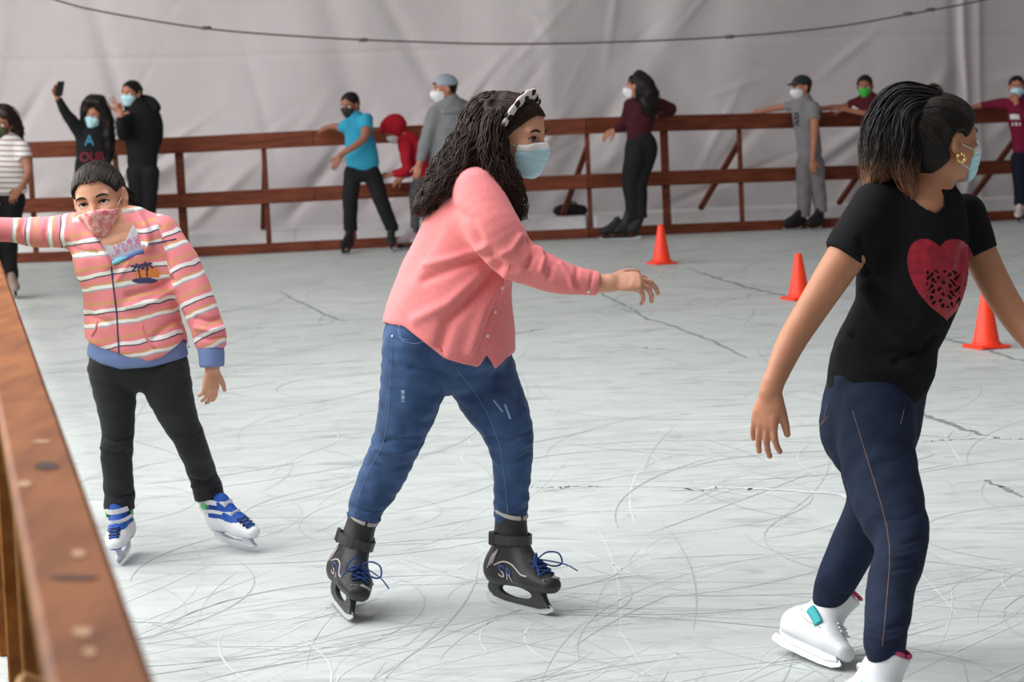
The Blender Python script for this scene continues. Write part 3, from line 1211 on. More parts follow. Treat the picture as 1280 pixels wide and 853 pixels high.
# ------------------------------------------------------------------ skates
M['boot_black'] = mat('boot_black', srgb(44, 43, 45), 0.5, 0.15, 120, spec=0.4)
M['holder_black'] = mat('holder_black', srgb(58, 58, 60), 0.45, spec=0.4)
M['boot_white'] = mat('boot_white', srgb(226, 228, 232), 0.4, 0.05, 80, spec=0.45)
M['lace_blue'] = mat('lace_blue', srgb(46, 72, 128), 0.8)
M['trim_silver'] = mat('trim_silver', srgb(190, 184, 182), 0.5)
M['trim_blue'] = mat('trim_blue', srgb(66, 88, 150), 0.5)
M['steel_blade'] = mat('steel_blade', srgb(226, 230, 233), 0.28, metal=0.6)
M['boot_blue'] = mat('boot_blue', srgb(34, 84, 172), 0.55, 0.1, 200)
M['green_clip'] = mat('clip_green', srgb(88, 200, 120), 0.5)
M['teal'] = mat('clip_teal', srgb(52, 168, 172), 0.5)
M['pink_lining'] = mat('lining_pink', srgb(196, 72, 110), 0.8)
M['boot_dark'] = mat('boot_far', srgb(36, 34, 36), 0.6)


def boot_field(L, h, lean=0.0, top=.30):
    """local frame: x toe, y side, z up; L = boot length"""
    k = L / .29
    f = Field((-.22 * k, -.09 * k, .03), (.22 * k, .09 * k, .36 * k), h)
    f.chain([(-.095 * k, 0, .112 * k, .040 * k, .042 * k), (-.03 * k, 0, .112 * k, .036 * k, .050 * k), (.05 * k, 0, .103 * k, .047 * k, .040 * k),
             (.10 * k, 0, .098 * k, .047 * k, .034 * k), (.145 * k, 0, .092 * k, .034 * k, .026 * k)], k=.03 * k, D=(0, 0, 1), step=.015)
    f.chain([(-.075 * k, 0, .10 * k, .040 * k, .052 * k), (-.066 * k + lean * .5, 0, .16 * k, .041 * k, .053 * k), (-.060 * k + lean * .8, 0, .21 * k, .042 * k, .052 * k),
             (-.056 * k + lean * (top / .27), 0, top * k, .045 * k, .052 * k)], k=.05 * k, D=(1, 0, 0), step=.015,
            cuts=[((0, 0, (top - .005) * k), (.25, 0, 1), .004)])
    f.chain([(-.03 * k, 0, .21 * k, .030 * k, .030 * k), (.02 * k, 0, .155 * k, .032 * k, .030 * k), (.07 * k, 0, .115 * k, .036 * k, .026 * k)],
            k=.04 * k, D=(0.6, 0, 0.8), step=.015)
    f.cut((0, 0, .068 * k), (0, 0, -1), .006)
    return f, k


def profile_solid(outer, holes, th, h=.003):
    """a plate in the xz plane with rounded edges, from an outline and elliptic windows"""
    xs, zs = [p[0] for p in outer], [p[1] for p in outer]
    f = Field((min(xs) - .01, -th - .006, min(zs) - .01), (max(xs) + .01, th + .006, max(zs) + .01), h)
    X, Yy, Z = [a.astype(float) for a in f.ax]
    x, z = X[:, None], Z[None, :]
    d = np.full((len(X), len(Z)), 1e9)
    ins = np.zeros((len(X), len(Z)), bool)
    n = len(outer)
    for i in range(n):
        (ax, az), (bx, bz) = outer[i], outer[(i + 1) % n]
        dx, dz = bx - ax, bz - az
        t = np.clip(((x - ax) * dx + (z - az) * dz) / (dx * dx + dz * dz + 1e-12), 0, 1)
        d = np.minimum(d, np.hypot(x - ax - t * dx, z - az - t * dz))
        c = ((az > z) != (bz > z)) & (x < (bx - ax) * (z - az) / ((bz - az) if abs(bz - az) > 1e-9 else 1e-9) + ax)
        ins ^= c
    d = np.where(ins, -d, d)
    for (cx, cz, rx, rz) in holes:
        e = np.sqrt(((x - cx) / rx) ** 2 + ((z - cz) / rz) ** 2)
        d = np.maximum(d, -(e - 1) * min(rx, rz))
    f.v = smax(np.broadcast_to(d[:, None, :], f.v.shape), np.broadcast_to((np.abs(Yy) - th)[None, :, None], f.v.shape), .004).astype(np.float32)
    return f.mesh(1)


class Frame:
    """local (toe, left side, up) to world"""

    def __init__(s, o, toe, up=(0, 0, 1)):
        s.o = np.asarray(o, float)
        t = unit(toe)
        u = unit(np.asarray(up, float) - t * (np.asarray(up, float) @ t))
        s.R = np.array([t, np.cross(u, t), u])

    def __call__(s, V):
        return np.asarray(V, float) @ s.R + s.o


def cast(bvh, o, d, off=.0015):
    h = bvh.ray_cast(Vector(o), Vector(d))
    if h[0] is None:
        return None
    return np.array(h[0]) - np.array(unit(d)) * off


def skate(parent, fr, L=.29, style='black', h=.004, boot_mat=None):
    """one ice skate as a part of its wearer: boot, holder, blade, straps and laces"""
    top = {'black': .283, 'kid': .262, 'white': .272, 'far': .27}[style]
    ln = getattr(fr, 'lean', 0.0)
    f, k = boot_field(L, h, top=top, lean=ln)
    V, Fc = f.mesh(2)
    DZ = .030 * k if style == 'white' else 0.0
    V[:, 2] -= DZ
    bvh = BVHTree.FromPolygons(V.tolist(), Fc.tolist())
    bm = {'black': M['boot_black'], 'kid': M['boot_white'], 'white': M['boot_white'], 'far': M['boot_dark']}[style]
    bm = boot_mat or bm
    mats, mi = [bm], None
    cz = V[Fc].mean(1)
    if style == 'kid':
        mats = [bm, M['boot_blue']]
        mi = ((cz[:, 2] > .138 * k) & ((cz[:, 0] > -.085 * k) | (cz[:, 2] > .22 * k)) | (cz[:, 2] < .078 * k)).astype(int)
    if style == 'black':
        mats = [bm, M['holder_black']]
        mi = (cz[:, 2] < .088 * k).astype(int)
    boot = link('ice_skate', fr(V), Fc, mats, parent, mi=mi)
    hm = {'black': M['holder_black'], 'kid': M['boot_white'], 'white': M['boot_white'], 'far': M['boot_dark']}[style]
    out = [(-.135, .036), (-.142, .050), (-.120, .084), (-.02, .084), (.0, .074), (.03, .084), (.125, .084), (.115, .066), (.132, .040), (.150, .026), (.10, .016), (-.06, .016), (-.11, .022)]
    if style == 'white':
        out = [(x, min(z, .056)) for x, z in out]
    Vh, Fh = profile_solid([(x * k, z * k) for x, z in out], [] if style == 'white' else [(-.01 * k, .050 * k, .075 * k, .017 * k)], .010 * k, h=.0035 if h < .006 else .006)
    Vh[:, 1] *= 1 + 1.1 * np.clip((Vh[:, 2] / k - .055) / .03, 0, 1)
    link('blade_holder', fr(Vh), Fh, hm, boot)
    bl = [(-.150, .030), (-.155, .022), (-.148, .006), (-.10, .001), (.0, .0), (.08, .001), (.13, .006), (.158, .018), (.160, .026), (.145, .034), (.10, .024), (-.10, .024)]
    n = len(bl)
    th = .0022 * k
    Vb = [(x * k, -th, z * k) for x, z in bl] + [(x * k, th, z * k) for x, z in bl]
    Fb = [list(range(n)), list(range(n, 2 * n))[::-1]] + [[i, n + i, n + (i + 1) % n, (i + 1) % n] for i in range(n)]
    link('blade', fr(Vb), Fb, M['steel_blade'], boot, smooth=False)
    if style == 'far':
        return boot

    def strap_ring(name, z, x_tilt, w, m, r_off=.004, a0=-PI, a1=PI):
        t, pts = MB(), []
        for a in np.linspace(a0, a1, 26):
            dd = np.array([math.cos(a), math.sin(a), 0])
            o = np.array([-.058 * k + ln * z / .27, 0, z * k]) + dd * .2
            o[2] += x_tilt * k * dd[0]
            q = cast(bvh, o, -dd, r_off)
            if q is not None:
                pts.append(q)
        if len(pts) < 4:
            return
        pts = np.array(pts)
        t.tube(pts, w * k, 8, flat=.25, D=(0, 0, 1)) if False else None
        T = np.gradient(pts, axis=0)
        T /= np.linalg.norm(T, axis=1)[:, None]
        O = np.cross(T, (0, 0, 1))
        Vv = np.concatenate([pts + (0, 0, w * k / 2), pts - (0, 0, w * k / 2), pts - (0, 0, w * k / 2) - O * -.006 * k, pts + (0, 0, w * k / 2) - O * -.006 * k])
        m_ = len(pts)
        Fs = []
        for i in range(m_ - 1):
            for b in range(4):
                Fs.append([b * m_ + i, ((b + 1) % 4) * m_ + i, ((b + 1) % 4) * m_ + i + 1, b * m_ + i + 1])
        Fs += [[0, m_, 2 * m_, 3 * m_], [m_ - 1, 4 * m_ - 1, 3 * m_ - 1, 2 * m_ - 1]]
        link(name, fr(Vv), Fs, m, boot, smooth=False)

    def top_line(pts2, off=.004):
        out = []
        for x, y in pts2:
            q = cast(bvh, (x * k + .25, y * k, .5), (-.45, 0, -.9), -off + .0)
            if q is None:
                q = cast(bvh, (x * k, y * k, .5), (0, 0, -1), -off)
            if q is not None:
                out.append(q + np.array([.45, 0, .9]) * off * 2)
        return np.array(out)

    def side_line(pts2, sg, off=.002):
        out = []
        for x, z in pts2:
            q = cast(bvh, (x * k, sg * .3, z * k - DZ), (0, -sg, 0), off)
            if q is not None:
                out.append(q)
        return np.array(out)

    if style == 'black':
        strap_ring('ankle_strap', .205, .0, .028, M['holder_black'])
        for sg in (1, -1):
            m = MB()
            p = cast(bvh, (-.075 * k + ln * .75, sg * .3, .205 * k), (0, -sg, 0), .010)
            if p is not None:
                m.box(p, .03 * k, .012 * k, .042 * k, bevel=.004)
                m.v[-1] = fr(m.v[-1])
                m.build('buckle', M['boot_black'], boot, smooth=False)
            t = MB()
            for z0, x0 in ((.175, -.045), (.168, -.055), (.16, -.065)):
                l = side_line([(x0 + .0, z0), (x0 - .01, z0 - .02), (x0 - .02, z0 - .045)], sg)
                if len(l) > 1:
                    t.tube(l, .0022 * k, 5)
            l = side_line([(-.055, .128), (-.02, .142), (.02, .138), (.07, .118), (.095, .115)], sg)
            if len(l) > 1:
                t.tube(resample(np.c_[l, np.ones((len(l), 2))], .006)[:, :3], .0025 * k, 5)
            if t.v:
                t.v = [fr(v) for v in t.v]
                t.build('side_piping', M['trim_silver'], boot)
            # the two letters printed on the side
            cu = bpy.data.curves.new('letters', 'FONT')
            cu.body = 'SR'
            cu.size = .052 * k
            ob = bpy.data.objects.new('letters', cu)
            COL.objects.link(ob)
            dg = bpy.context.evaluated_depsgraph_get()
            me = ob.evaluated_get(dg).to_mesh()
            v2 = np.array([v.co[:] for v in me.vertices])
            f2 = [list(p.vertices) for p in me.polygons]
            bpy.data.objects.remove(ob)
            bpy.data.curves.remove(cu)
            if len(v2):
                x = (v2[:, 0] - v2[:, 0].mean()) * 1.15
                out, okk = [], True
                for i in range(len(v2)):
                    lx = -.012 * k + x[i] * (1 if sg < 0 else -1)
                    lz = .092 * k + v2[i, 1] - .35 * (x[i]) * .6
                    q = cast(bvh, (lx, sg * .3, lz), (0, -sg, 0), .002)
                    okk &= q is not None
                    out.append(q if q is not None else (lx, sg * .05 * k, lz))
                link('side_lettering', fr(out), f2, [M['trim_silver'], M['trim_blue']], boot, smooth=False,
                     mi=[(1 if v2[f, 1].mean() > .5 * v2[:, 1].max() else 0) for f in f2])
        t = MB()
        rows = [(.000, .024), (.022, .026), (.045, .027), (.068, .025)]
        for i in range(3):
            for sg in (1, -1):
                l = top_line([(rows[i][0], sg * rows[i][1]), ((rows[i][0] + rows[i + 1][0]) / 2, 0), (rows[i + 1][0], -sg * rows[i + 1][1])])
                if len(l) > 1:
                    t.tube(resample(np.c_[l, np.ones((len(l), 2))], .006)[:, :3], .0033 * k, 6)
        kn = top_line([(.0, 0)])
        if len(kn):
            p = kn[0] + np.array([.004, 0, .004])
            for sg in (1, -1):
                lp = [p, p + (.02, sg * .02, .022), p + (.045, sg * .045, .02), p + (.05, sg * .055, -.01), p + (.03, sg * .035, -.02), p + (.003, 0, -.002)]
                t.tube(resample([list(q) + [1, 1] for q in lp], .006)[:, :3], .0026 * k, 6)
                lp = [p, p + (.03, sg * .03, -.005), p + (.07, sg * .055, -.012), p + (.10, sg * .075, -.028)]
                t.tube(resample([list(q) + [1, 1] for q in lp], .006)[:, :3], .0022 * k, 6)
        if t.v:
            t.v = [fr(v) for v in t.v]
            t.build('lace', M['lace_blue'], boot)
        t = MB()
        for z, m_ in ((.297, .006),):
            pts = []
            for a in np.linspace(-2.2, 2.2, 20):
                pts.append((-.056 * k + ln * 1.05 + .048 * k * math.cos(a), .041 * k * math.sin(a), (z - .016 - .012 * math.cos(a)) * k))
            t.tube(pts, .007 * k, 8)
        t.v = [fr(v) for v in t.v]
        t.build('liner', M['trim_silver'], boot)
        t = MB()
        l = top_line([(.092, -.03), (.098, 0), (.092, .03)])
        if len(l) > 1:
            t.tube(l, .004 * k, 6)
            t.v = [fr(v) for v in t.v]
            t.build('toe_piping', M['trim_silver'], boot)
    if style == 'kid':
        for z, w in ((.205, .020), (.168, .014)):
            strap_ring('ankle_strap', z, .0, w, M['boot_white'])
        for sg in (1, -1):
            m = MB()
            p = cast(bvh, (-.045 * k + ln * .7, sg * .3, .187 * k), (0, -sg, 0), .008)
            if p is not None:
                m.box(p, .03 * k, .012 * k, .03 * k, bevel=.004)
                m.v[-1] = fr(m.v[-1])
                m.build('buckle', M['green_clip'], boot, smooth=False)
        t = MB()
        rows = [(.010, .022), (.032, .024), (.055, .024), (.078, .022)]
        for i in range(3):
            for sg in (1, -1):
                l = top_line([(rows[i][0], sg * rows[i][1]), ((rows[i][0] + rows[i + 1][0]) / 2, 0), (rows[i + 1][0], -sg * rows[i + 1][1])])
                if len(l) > 1:
                    t.tube(l, .004 * k, 6)
        if t.v:
            t.v = [fr(v) for v in t.v]
            t.build('lace', M['black'], boot)
        t = MB()
        l = top_line([(x, 0) for x in (.0, .02, .04, .06, .085)], .001)
        if len(l) > 1:
            t.tube(l, .019 * k, 10, flat=.25, D=(0.4, 0, .9))
            t.v = [fr(v) for v in t.v]
            t.build('tongue', M['boot_blue'], boot)
    if style == 'white':
        for sg in (1, -1):
            t = MB()
            l = side_line([(-.022, .158), (.0, .150), (.025, .138), (.042, .128)], sg, .004)
            if len(l) > 1:
                t.tube(resample(np.c_[l, np.ones((len(l), 2))], .006)[:, :3], .015 * k, 8, flat=.35, D=(0, 1, 0))
                t.v = [fr(v) for v in t.v]
                t.build('strap', M['teal'], boot)
            p = cast(bvh, (-.07 * k, sg * .3, .175 * k), (0, -sg, 0), .004)
            if p is not None:
                m = MB()
                m.sphere(p, .010 * k, 12, 8, squash=(1, .5, 1))
                m.v[-1] = fr(m.v[-1])
                m.build('rivet', M['metal'], boot)
            t = MB()
            l = side_line([(-.085, .26), (-.075, .2), (-.06, .15), (-.02, .125), (.06, .12)], sg, .001)
            if len(l) > 1:
                t.tube(resample(np.c_[l, np.ones((len(l), 2))], .008)[:, :3], .0016 * k, 5)
                t.v = [fr(v) for v in t.v]
                t.build('shell_seam', M['trim_silver'], boot)
        t = MB()
        pts = [(-.056 * k + ln * .92 + .048 * k * math.cos(a), .041 * k * math.sin(a), (.271 + -.012 * math.cos(a)) * k - DZ) for a in np.linspace(-PI, PI, 24)]
        t.tube(pts, .006 * k, 8)
        t.v = [fr(v) for v in t.v]
        t.build('lining', M['pink_lining'], boot)
        m = MB()
        p = top_line([(.03, 0)])
        if len(p):
            for dz in (0, .018, .036):
                q = top_line([(.012 + dz, 0)])
                if len(q):
                    m.box(q[0], .010 * k, .04 * k, .006 * k, bevel=.002)
            m.v = [fr(v) for v in m.v]
            m.build('buckle', M['metal'], boot, smooth=False)
    return boot


# ------------------------------------------------------------------ one person from pixel stations
class Person:
    def __init__(s, Y, foot, label, group=None, near=False):
        s.Y, s.near = Y, near
        q = P(foot[0], foot[1], Y)
        q[2] = float(ground(q[0], q[1]))
        s.root = tag(empty('person', q), label, 'person', group)
        s.k = Y / F
        s.chains = []          # what the body is grown from
        s.skin = M['skin'] if near else M['skin_far']

    def S(s, px, py, dY=0.0, hw=10, ratio=1.0):
        return list(P(px, py, s.Y + dY)) + [hw * s.k, hw * s.k * ratio]

    def st(s, lst, ratio=1.0, scale=1.0):
        out = []
        for t in lst:
            r = t[4] if len(t) > 4 else ratio
            q = s.S(t[0], t[1], t[2], t[3], r)
            q[3] *= scale
            q[4] *= scale
            out.append(q)
        return out

    def garment(s, name, parts, m, h=None, k=.03, hem=None, cuts=(), post=None, rip=.0, ripscale=.15, attrs=None, smooth=2, label=None, parent=None, stretch=(1, 1, 1)):
        """parts: list of (stations, ratio, k, end cuts)"""
        h = h or (.0055 if s.near else .011)
        sts = [(s.st(p[0], p[1]), p[2], p[3] if len(p) > 3 else ()) for p in parts]
        A = np.concatenate([np.array(x[0]) for x in sts])
        r = A[:, 3:].max() + .05
        f = Field(A[:, :3].min(0) - r, A[:, :3].max(0) + r, h)
        for st_, kk, cc in sts:
            c2 = []
            for end in cc:
                a, b = (np.array(st_[0][:3]), np.array(st_[1][:3])) if end == 0 else (np.array(st_[-1][:3]), np.array(st_[-2][:3]))
                c2.append((a, a - b, .006))
            f.chain(st_, k=kk, cuts=c2, step=.025)
        for c in cuts:
            f.cut(*c)
        if hem:
            f.cut_below(hem)
        V, Fc = f.mesh(smooth)
        if rip:
            V = ripple(V, Fc, rip, ripscale, stretch, seed=len(V) % 97)
        if post:
            V = post(V, Fc)
        at = attrs(V) if attrs else None
        o = link(name, V, Fc, m, parent or s.root, attrs=at, label=label)
        return o, (V, Fc)

    def body(s, head, torso, arms, legs, hands=(), neck=None, pelvis=None, ratio=.65, h=None, ears=True, leg_scale=.66, torso_scale=.86, arm_ratio=1.0):
        h = h or (.0075 if s.near else .013)
        hf = .0028 if s.near else .0058
        fine, pts = [], []
        sts = [(s.st(torso, ratio, torso_scale), .03)]
        for a in arms:
            sts.append((s.st(a, arm_ratio), .014))
        for l in legs:
            sts.append((s.st(l, 1.0, leg_scale), .012))
        if pelvis:
            sts.append((s.st(pelvis, ratio, .80), .03))
        if neck:
            sts.append((s.st(neck), .03))
        A = np.concatenate([np.array(x[0]) for x in sts] + [np.r_[head.c, head.hh * .7, 0][None]] + [np.r_[hd['W'], .2, .2][None] for hd in hands])
        lo = (A[:, :3] - A[:, 3:].max(1, keepdims=True)).min(0) - .02
        hi = (A[:, :3] + A[:, 3:].max(1, keepdims=True)).max(0) + .02
        fine.append((head.c - head.hh * .66, head.c + head.hh * .66, hf))
        for hd in hands:
            W = np.asarray(hd['W'])
            e = W + unit(hd['to']) * .1 * hd.get('sc', 1)
            fine.append((e - .115 * hd.get('sc', 1), e + .115 * hd.get('sc', 1), hf))
        f = Field(lo, hi, h, fine)
        for st_, kk in sts:
            f.chain(st_, k=kk, step=.03)
        head.add(f, ears=ears, eyes=s.near)
        for hd in hands:
            hand(f, **hd)
        V, Fc = f.mesh(1)
        return link('body', V, Fc, s.skin, s.root), (V, Fc)


def poly_sd(px, py, poly):
    d = seg_dist(px, py, list(poly) + [poly[0]])
    ins = np.zeros(np.shape(px), bool)
    n = len(poly)
    for i in range(n):
        (ax, ay), (bx, by) = poly[i], poly[(i + 1) % n]
        c = ((ay > py) != (by > py)) & (px < (bx - ax) * (py - ay) / ((by - ay) if abs(by - ay) > 1e-9 else 1e-9) + ax)
        ins ^= c
    return np.where(ins, -d, d)


def sink(V, Fc, poly, depth, soft=1.2):
    """press the near side of a cloth inwards inside a pixel outline (an open collar)"""
    N = normals(V, Fc)
    px, py = proj(V)
    sd = poly_sd(px, py, poly)
    w = np.clip(.5 - sd / (2 * soft), 0, 1) * (N @ _fw < 0.25)
    return V - N * (depth * w)[:, None]


def strands(parent, m, guides, n, r=.0018, seed=1, wave=.012, wl=.09, spread=1.0, name='hair_strands', pts=26, tip=.35, front=False):
    """guides: list of dense station arrays (x,y,z,rs,rd); each strand runs along one guide near its surface"""
    rg = np.random.default_rng(seed)
    mb = MB()
    for i in range(n):
        g = guides[i % len(guides)]
        t0, t1 = rg.uniform(0, .15), rg.uniform(.72, 1.04)
        u = np.linspace(t0, t1, pts) * (len(g) - 1)
        q = np.stack([np.interp(u, np.arange(len(g)), g[:, c]) for c in range(5)], 1)
        T = np.gradient(q[:, :3], axis=0)
        T /= np.maximum(np.linalg.norm(T, axis=1), 1e-9)[:, None]
        S = np.cross(T, (0, 1, 0))
        S /= np.maximum(np.linalg.norm(S, axis=1), 1e-6)[:, None]
        N = np.cross(S, T)
        ph = rg.uniform(0, 2 * PI)
        rad = rg.uniform(.86, 1.04) * spread
        s = np.linspace(0, 1, pts)
        Ls = np.r_[0, np.cumsum(np.linalg.norm(np.diff(q[:, :3], axis=0), axis=1))]
        w1 = 2 * PI / (wl * rg.uniform(.7, 1.4))
        f1, f2 = rg.uniform(0, 6.28, 2)
        am = wave * (0.15 + s ** 1.2) * rg.uniform(.5, 1.3)
        off_s = np.cos(ph) * q[:, 3] * rad + am * np.sin(Ls * w1 + f1)
        off_n = np.sin(ph) * q[:, 4] * rad + am * np.cos(Ls * w1 + f2)
        p = q[:, :3] + S * off_s[:, None] + N * off_n[:, None]
        rr = r * rg.uniform(.6, 1.5) * (1 - (1 - tip) * s ** 2)
        mb.tube(p, rr, 4)
    return mb.build(name, m, parent)


def plan_skate(p, toe_px, d, ankle_px, L=.29, lift=.0, toe_at=.150, at_Y=None):
    """where a skate stands: the blade's toe end seen at toe_px, pointing along d, the leg coming down at ankle_px"""
    k = L / .29
    d = unit(d)
    o = G(*toe_px) - d * toe_at * k
    if at_Y is not None:
        o = P(toe_px[0], toe_px[1], at_Y)
        o[2] = float(ground(o[0], o[1])) + .001
    o[2] += lift
    if d[2] < 0:
        o[2] = max(o[2], float(ground(o[0], o[1])) + .002 + abs(d[2]) * .158 * k)
    a0 = o - d * .058 * k
    A = P(ankle_px[0], ankle_px[1], a0[1])
    fr = Frame(o, d, A - a0)
    q = (A - o) @ fr.R.T
    fr.lean = float(np.clip((q[0] + .058 * k) * .27 * k / max(.1, q[2]), -.10 * k, .12 * k))
    return fr, a0[1] - p.Y


def combed(parent, hd, m, tie, n=320, grow=1.0, arc=2.9, front=(.40, .19), seed=5, r=.0016, base=(.35, .17)):
    """fine strands combed over the skull from the hairline to where the hair is tied"""
    rg = np.random.default_rng(seed)
    mb = MB()
    R = np.array([.485, .375, .415]) * grow * 1.004
    C = np.array([-.075, 0, .12])
    for i in range(n):
        a0 = rg.uniform(-arc, arc)
        aa = abs(a0)
        ff = front[0] - front[1] * math.sin(min(aa, 1.5)) - .10 * max(0, aa - 1.5) - (.34 if aa > 1.45 else 0)
        p0 = np.array([ff + rg.normal(0, .015), base[0] * math.sin(a0), .13 + base[1] * math.cos(a0) - .22 * max(0, aa - 1.5)])
        p1 = np.asarray(tie, float) + rg.normal(0, .015, 3)
        p = []
        for t in np.linspace(0, 1, 16):
            v = p0 * (1 - t) + p1 * t + np.array([0, 0, .12 * math.sin(PI * t)])
            e = (v - C) / R
            e = e / np.linalg.norm(e) * (1 + rg.normal(0, .0015))
            q = e * R + C
            p.append(hd.L(*q))
        mb.tube(np.array(p), r * rg.uniform(.6, 1.4) * np.linspace(.5, 1, 16), 4)
    return mb.build('hair_strands', m, parent)
# ================================================================== the woman in the coral shirt
M['shirt_coral'] = mat('coral_chambray', srgb(240, 136, 138), 0.9, 0.35, 420, 0.06, 90, sheen=.15)
M['jeans_blue'] = mat('blue_denim', srgb(64, 92, 136), 0.85, 0.4, 500, 0.16, 16, col2=srgb(46, 68, 108), sheen=.1)
M['stitch'] = mat('pale_stitching', srgb(112, 136, 172), 0.8)
M['fray'] = mat('frayed_denim', srgb(150, 176, 208), 0.9)
M['button'] = mat('shirt_button', srgb(236, 216, 208), 0.3)
M['band_white'] = mat('headband_cream', srgb(232, 222, 214), 0.7)
M['band_black'] = mat('headband_black', srgb(36, 34, 38), 0.7)

w = Person(6.85, (545, 775), 'woman in a coral shirt and blue jeans skating on black skates in the centre', near=True)
toeR_d, toeL_d = (.27, -.955, -.05), G(689, 772) - G(611, 752)
frR, yR = plan_skate(w, (437, 781), toeR_d, (450, 660), .30)
frL, yL = plan_skate(w, (689, 772), toeL_d, (638, 655), .30)
hd = Head(P(642, 170, 6.85), 66, 8, 2, .236)
tors = [(612, 222, 0, 26, 1.9), (604, 240, 0, 44, 1.45), (592, 275, 0, 56, 1.25), (577, 325, 0, 65, 1.1), (565, 375, 0, 75, 1.05), (560, 420, 0, 84, 1.0), (560, 462, 0, 86, .95)]
arm = [(600, 243, -.15, 26), (616, 285, -.20, 25), (644, 322, -.22, 20), (700, 347, -.22, 15), (748, 354, -.22, 11), (762, 354, -.22, 11)]
arm2 = [(606, 250, .15, 24), (600, 300, .20, 22), (590, 345, .20, 18), (585, 395, .16, 14), (584, 404, .16, 12)]
legR = [(522, 432, -.06, 44), (515, 488, -.05, 40), (498, 548, -.02, 31.5), (475, 600, yR * .6, 28.5), (460, 628, yR * .9, 24), (455, 645, yR, 21), (450, 662, yR, 15), (448, 672, yR, 13)]
legL = [(592, 440, .06, 47), (610, 488, .05, 42.5), (632, 531, .0, 34), (640, 566, .0, 27), (639, 610, yL * .8, 23), (638, 640, yL, 21.5), (637, 658, yL, 15), (637, 670, yL, 13)]
W = P(760, 354, 6.63)
hands = [dict(W=W, to=(1, .04, .04), back=(0.05, -.62, .8), thumb=-1, fc=[(.75, .35, .2), (.55, .45, .3), (.7, .5, .35), (.9, .55, .4)], sc=1.0, spread=.3, thumb_curl=.5)]
hands.append(dict(W=P(584, 404, 7.01), to=(.05, -.1, -1), back=(.2, 1, 0), thumb=1, sc=.9))
pel = [(559, 414, 0, 70, .9), (558, 425, 0, 80, .85), (559, 436, 0, 74, .75), (560, 443, 0, 34, .6)]
_, bodyW = w.body(hd, tors[:-2], [arm, arm2], [legR, legL], hands, neck=[(632, 195, 0, 22), (618, 222, 0, 24), (606, 245, 0, 28)], ratio=1, pelvis=pel)
hd.eyes(w.root, (1, -.12, -.1))

sleeve = [(596, 240, -.14, 30), (614, 284, -.2, 34), (640, 320, -.22, 28.5), (664, 334, -.22, 24), (702, 347, -.22, 20.5), (749, 355, -.22, 15.5)]
sleeve2 = [(606, 246, .15, 30), (600, 300, .2, 28), (590, 345, .2, 24), (585, 394, .17, 18)]


def shirt_post(V, Fc):
    V = ripple(V, Fc, .0022, .16, (1, 1, .55), 5)
    return folds(V, Fc, 1.7, [
        ([(612, 318), (575, 332), (530, 350)], 6, -.007), ([(606, 310), (570, 322), (530, 332)], 5, .005),
        ([(622, 335), (590, 372), (560, 402), (548, 440)], 8, -.010), ([(630, 345), (606, 385), (588, 440)], 7, .007),
        ([(600, 345), (560, 380), (520, 400)], 7, .006), ([(644, 338), (626, 334), (612, 322)], 4, -.003),
        ([(662, 300), (668, 318), (660, 334)], 3.2, -.006), ([(672, 308), (680, 322), (676, 338)], 3.2, .006), ([(682, 318), (690, 332), (686, 346)], 3, -.005),
        ([(650, 296), (640, 312), (628, 318)], 4, .005), ([(700, 330), (712, 345), (716, 360)], 3, .004), ([(722, 334), (720, 350), (726, 364)], 2.6, -.004),
        ([(564, 260), (590, 275), (600, 300)], 6, -.004), ([(570, 232), (556, 262), (540, 300), (512, 345)], 9, -.003),
        ([(741, 340), (736, 364)], 1.4, -.0035)])


hemW = [(460, 403), (482, 404), (504, 409), (530, 428), (556, 447), (580, 456), (597, 460), (602, 455), (608, 443), (614, 452), (619, 461), (630, 451), (641, 441), (670, 434)]
shirt, sm_ = w.garment('shirt', [(tors, 1, .03), (sleeve, 1.0, .035, (1,)), (sleeve2, 1.0, .035, (1,))], M['shirt_coral'], hem=hemW, h=.0048, post=shirt_post, smooth=2)
sf = Surf(sm_)
for x, y in ((627, 360), (618, 390), (609, 420), (736, 364.5)):
    q = sf.hit(x, y, .002)
    if q is not None:
        m = MB()
        m.sphere(q, .0058, 12, 6, axis=(0.2, -1, .1), squash=(1, .5, 1))
        m.build('button', M['button'], shirt)
for ln in ([(637, 330), (633, 345), (622, 372), (607, 412), (592, 456)], [(741, 339), (738, 352), (735, 366)]):
    l = sf.line(ln, .0006)
    if len(l) > 2:
        m = MB()
        m.tube(l, .0014, 5)
        m.build('seam', M['shirt_coral'], shirt)
# collar lying round the neck
m = MB()
cst = resample([w.S(*q) for q in ((594, 214, -.06, 5), (606, 222, -.13, 5), (624, 226, -.12, 5), (634, 232, -.04, 5))], .01)
m.tube(cst[:, :3], .012, 8, flat=1.6)
m.build('collar', M['shirt_coral'], shirt)


def jeans_post(V, Fc):
    V = ripple(V, Fc, .0016, .09, (1, 1, 1.4), 9)
    return folds(V, Fc, 1.7, [
        ([(480, 552), (505, 548), (524, 546)], 3, -.004), ([(470, 562), (500, 566), (520, 560)], 3.5, .004), ([(462, 580), (488, 588), (508, 582)], 3, -.003),
        ([(614, 548), (636, 552), (662, 540)], 3, -.004), ([(616, 560), (640, 566), (664, 552)], 3, .004), ([(618, 575), (640, 580), (662, 566)], 3, -.003),
        ([(435, 632), (455, 640), (478, 640)], 2.5, -.004), ([(436, 642), (455, 650), (474, 650)], 2.5, .005), ([(618, 640), (640, 646), (658, 636)], 2.5, -.004),
        ([(618, 628), (640, 634), (660, 624)], 3, .004), ([(560, 470), (540, 462), (515, 460)], 4, -.004), ([(562, 474), (590, 470), (620, 462)], 4, -.003),
        ([(556, 478), (545, 500), (530, 520)], 5, .003), ([(648, 480), (655, 510), (660, 530)], 4, .003)])


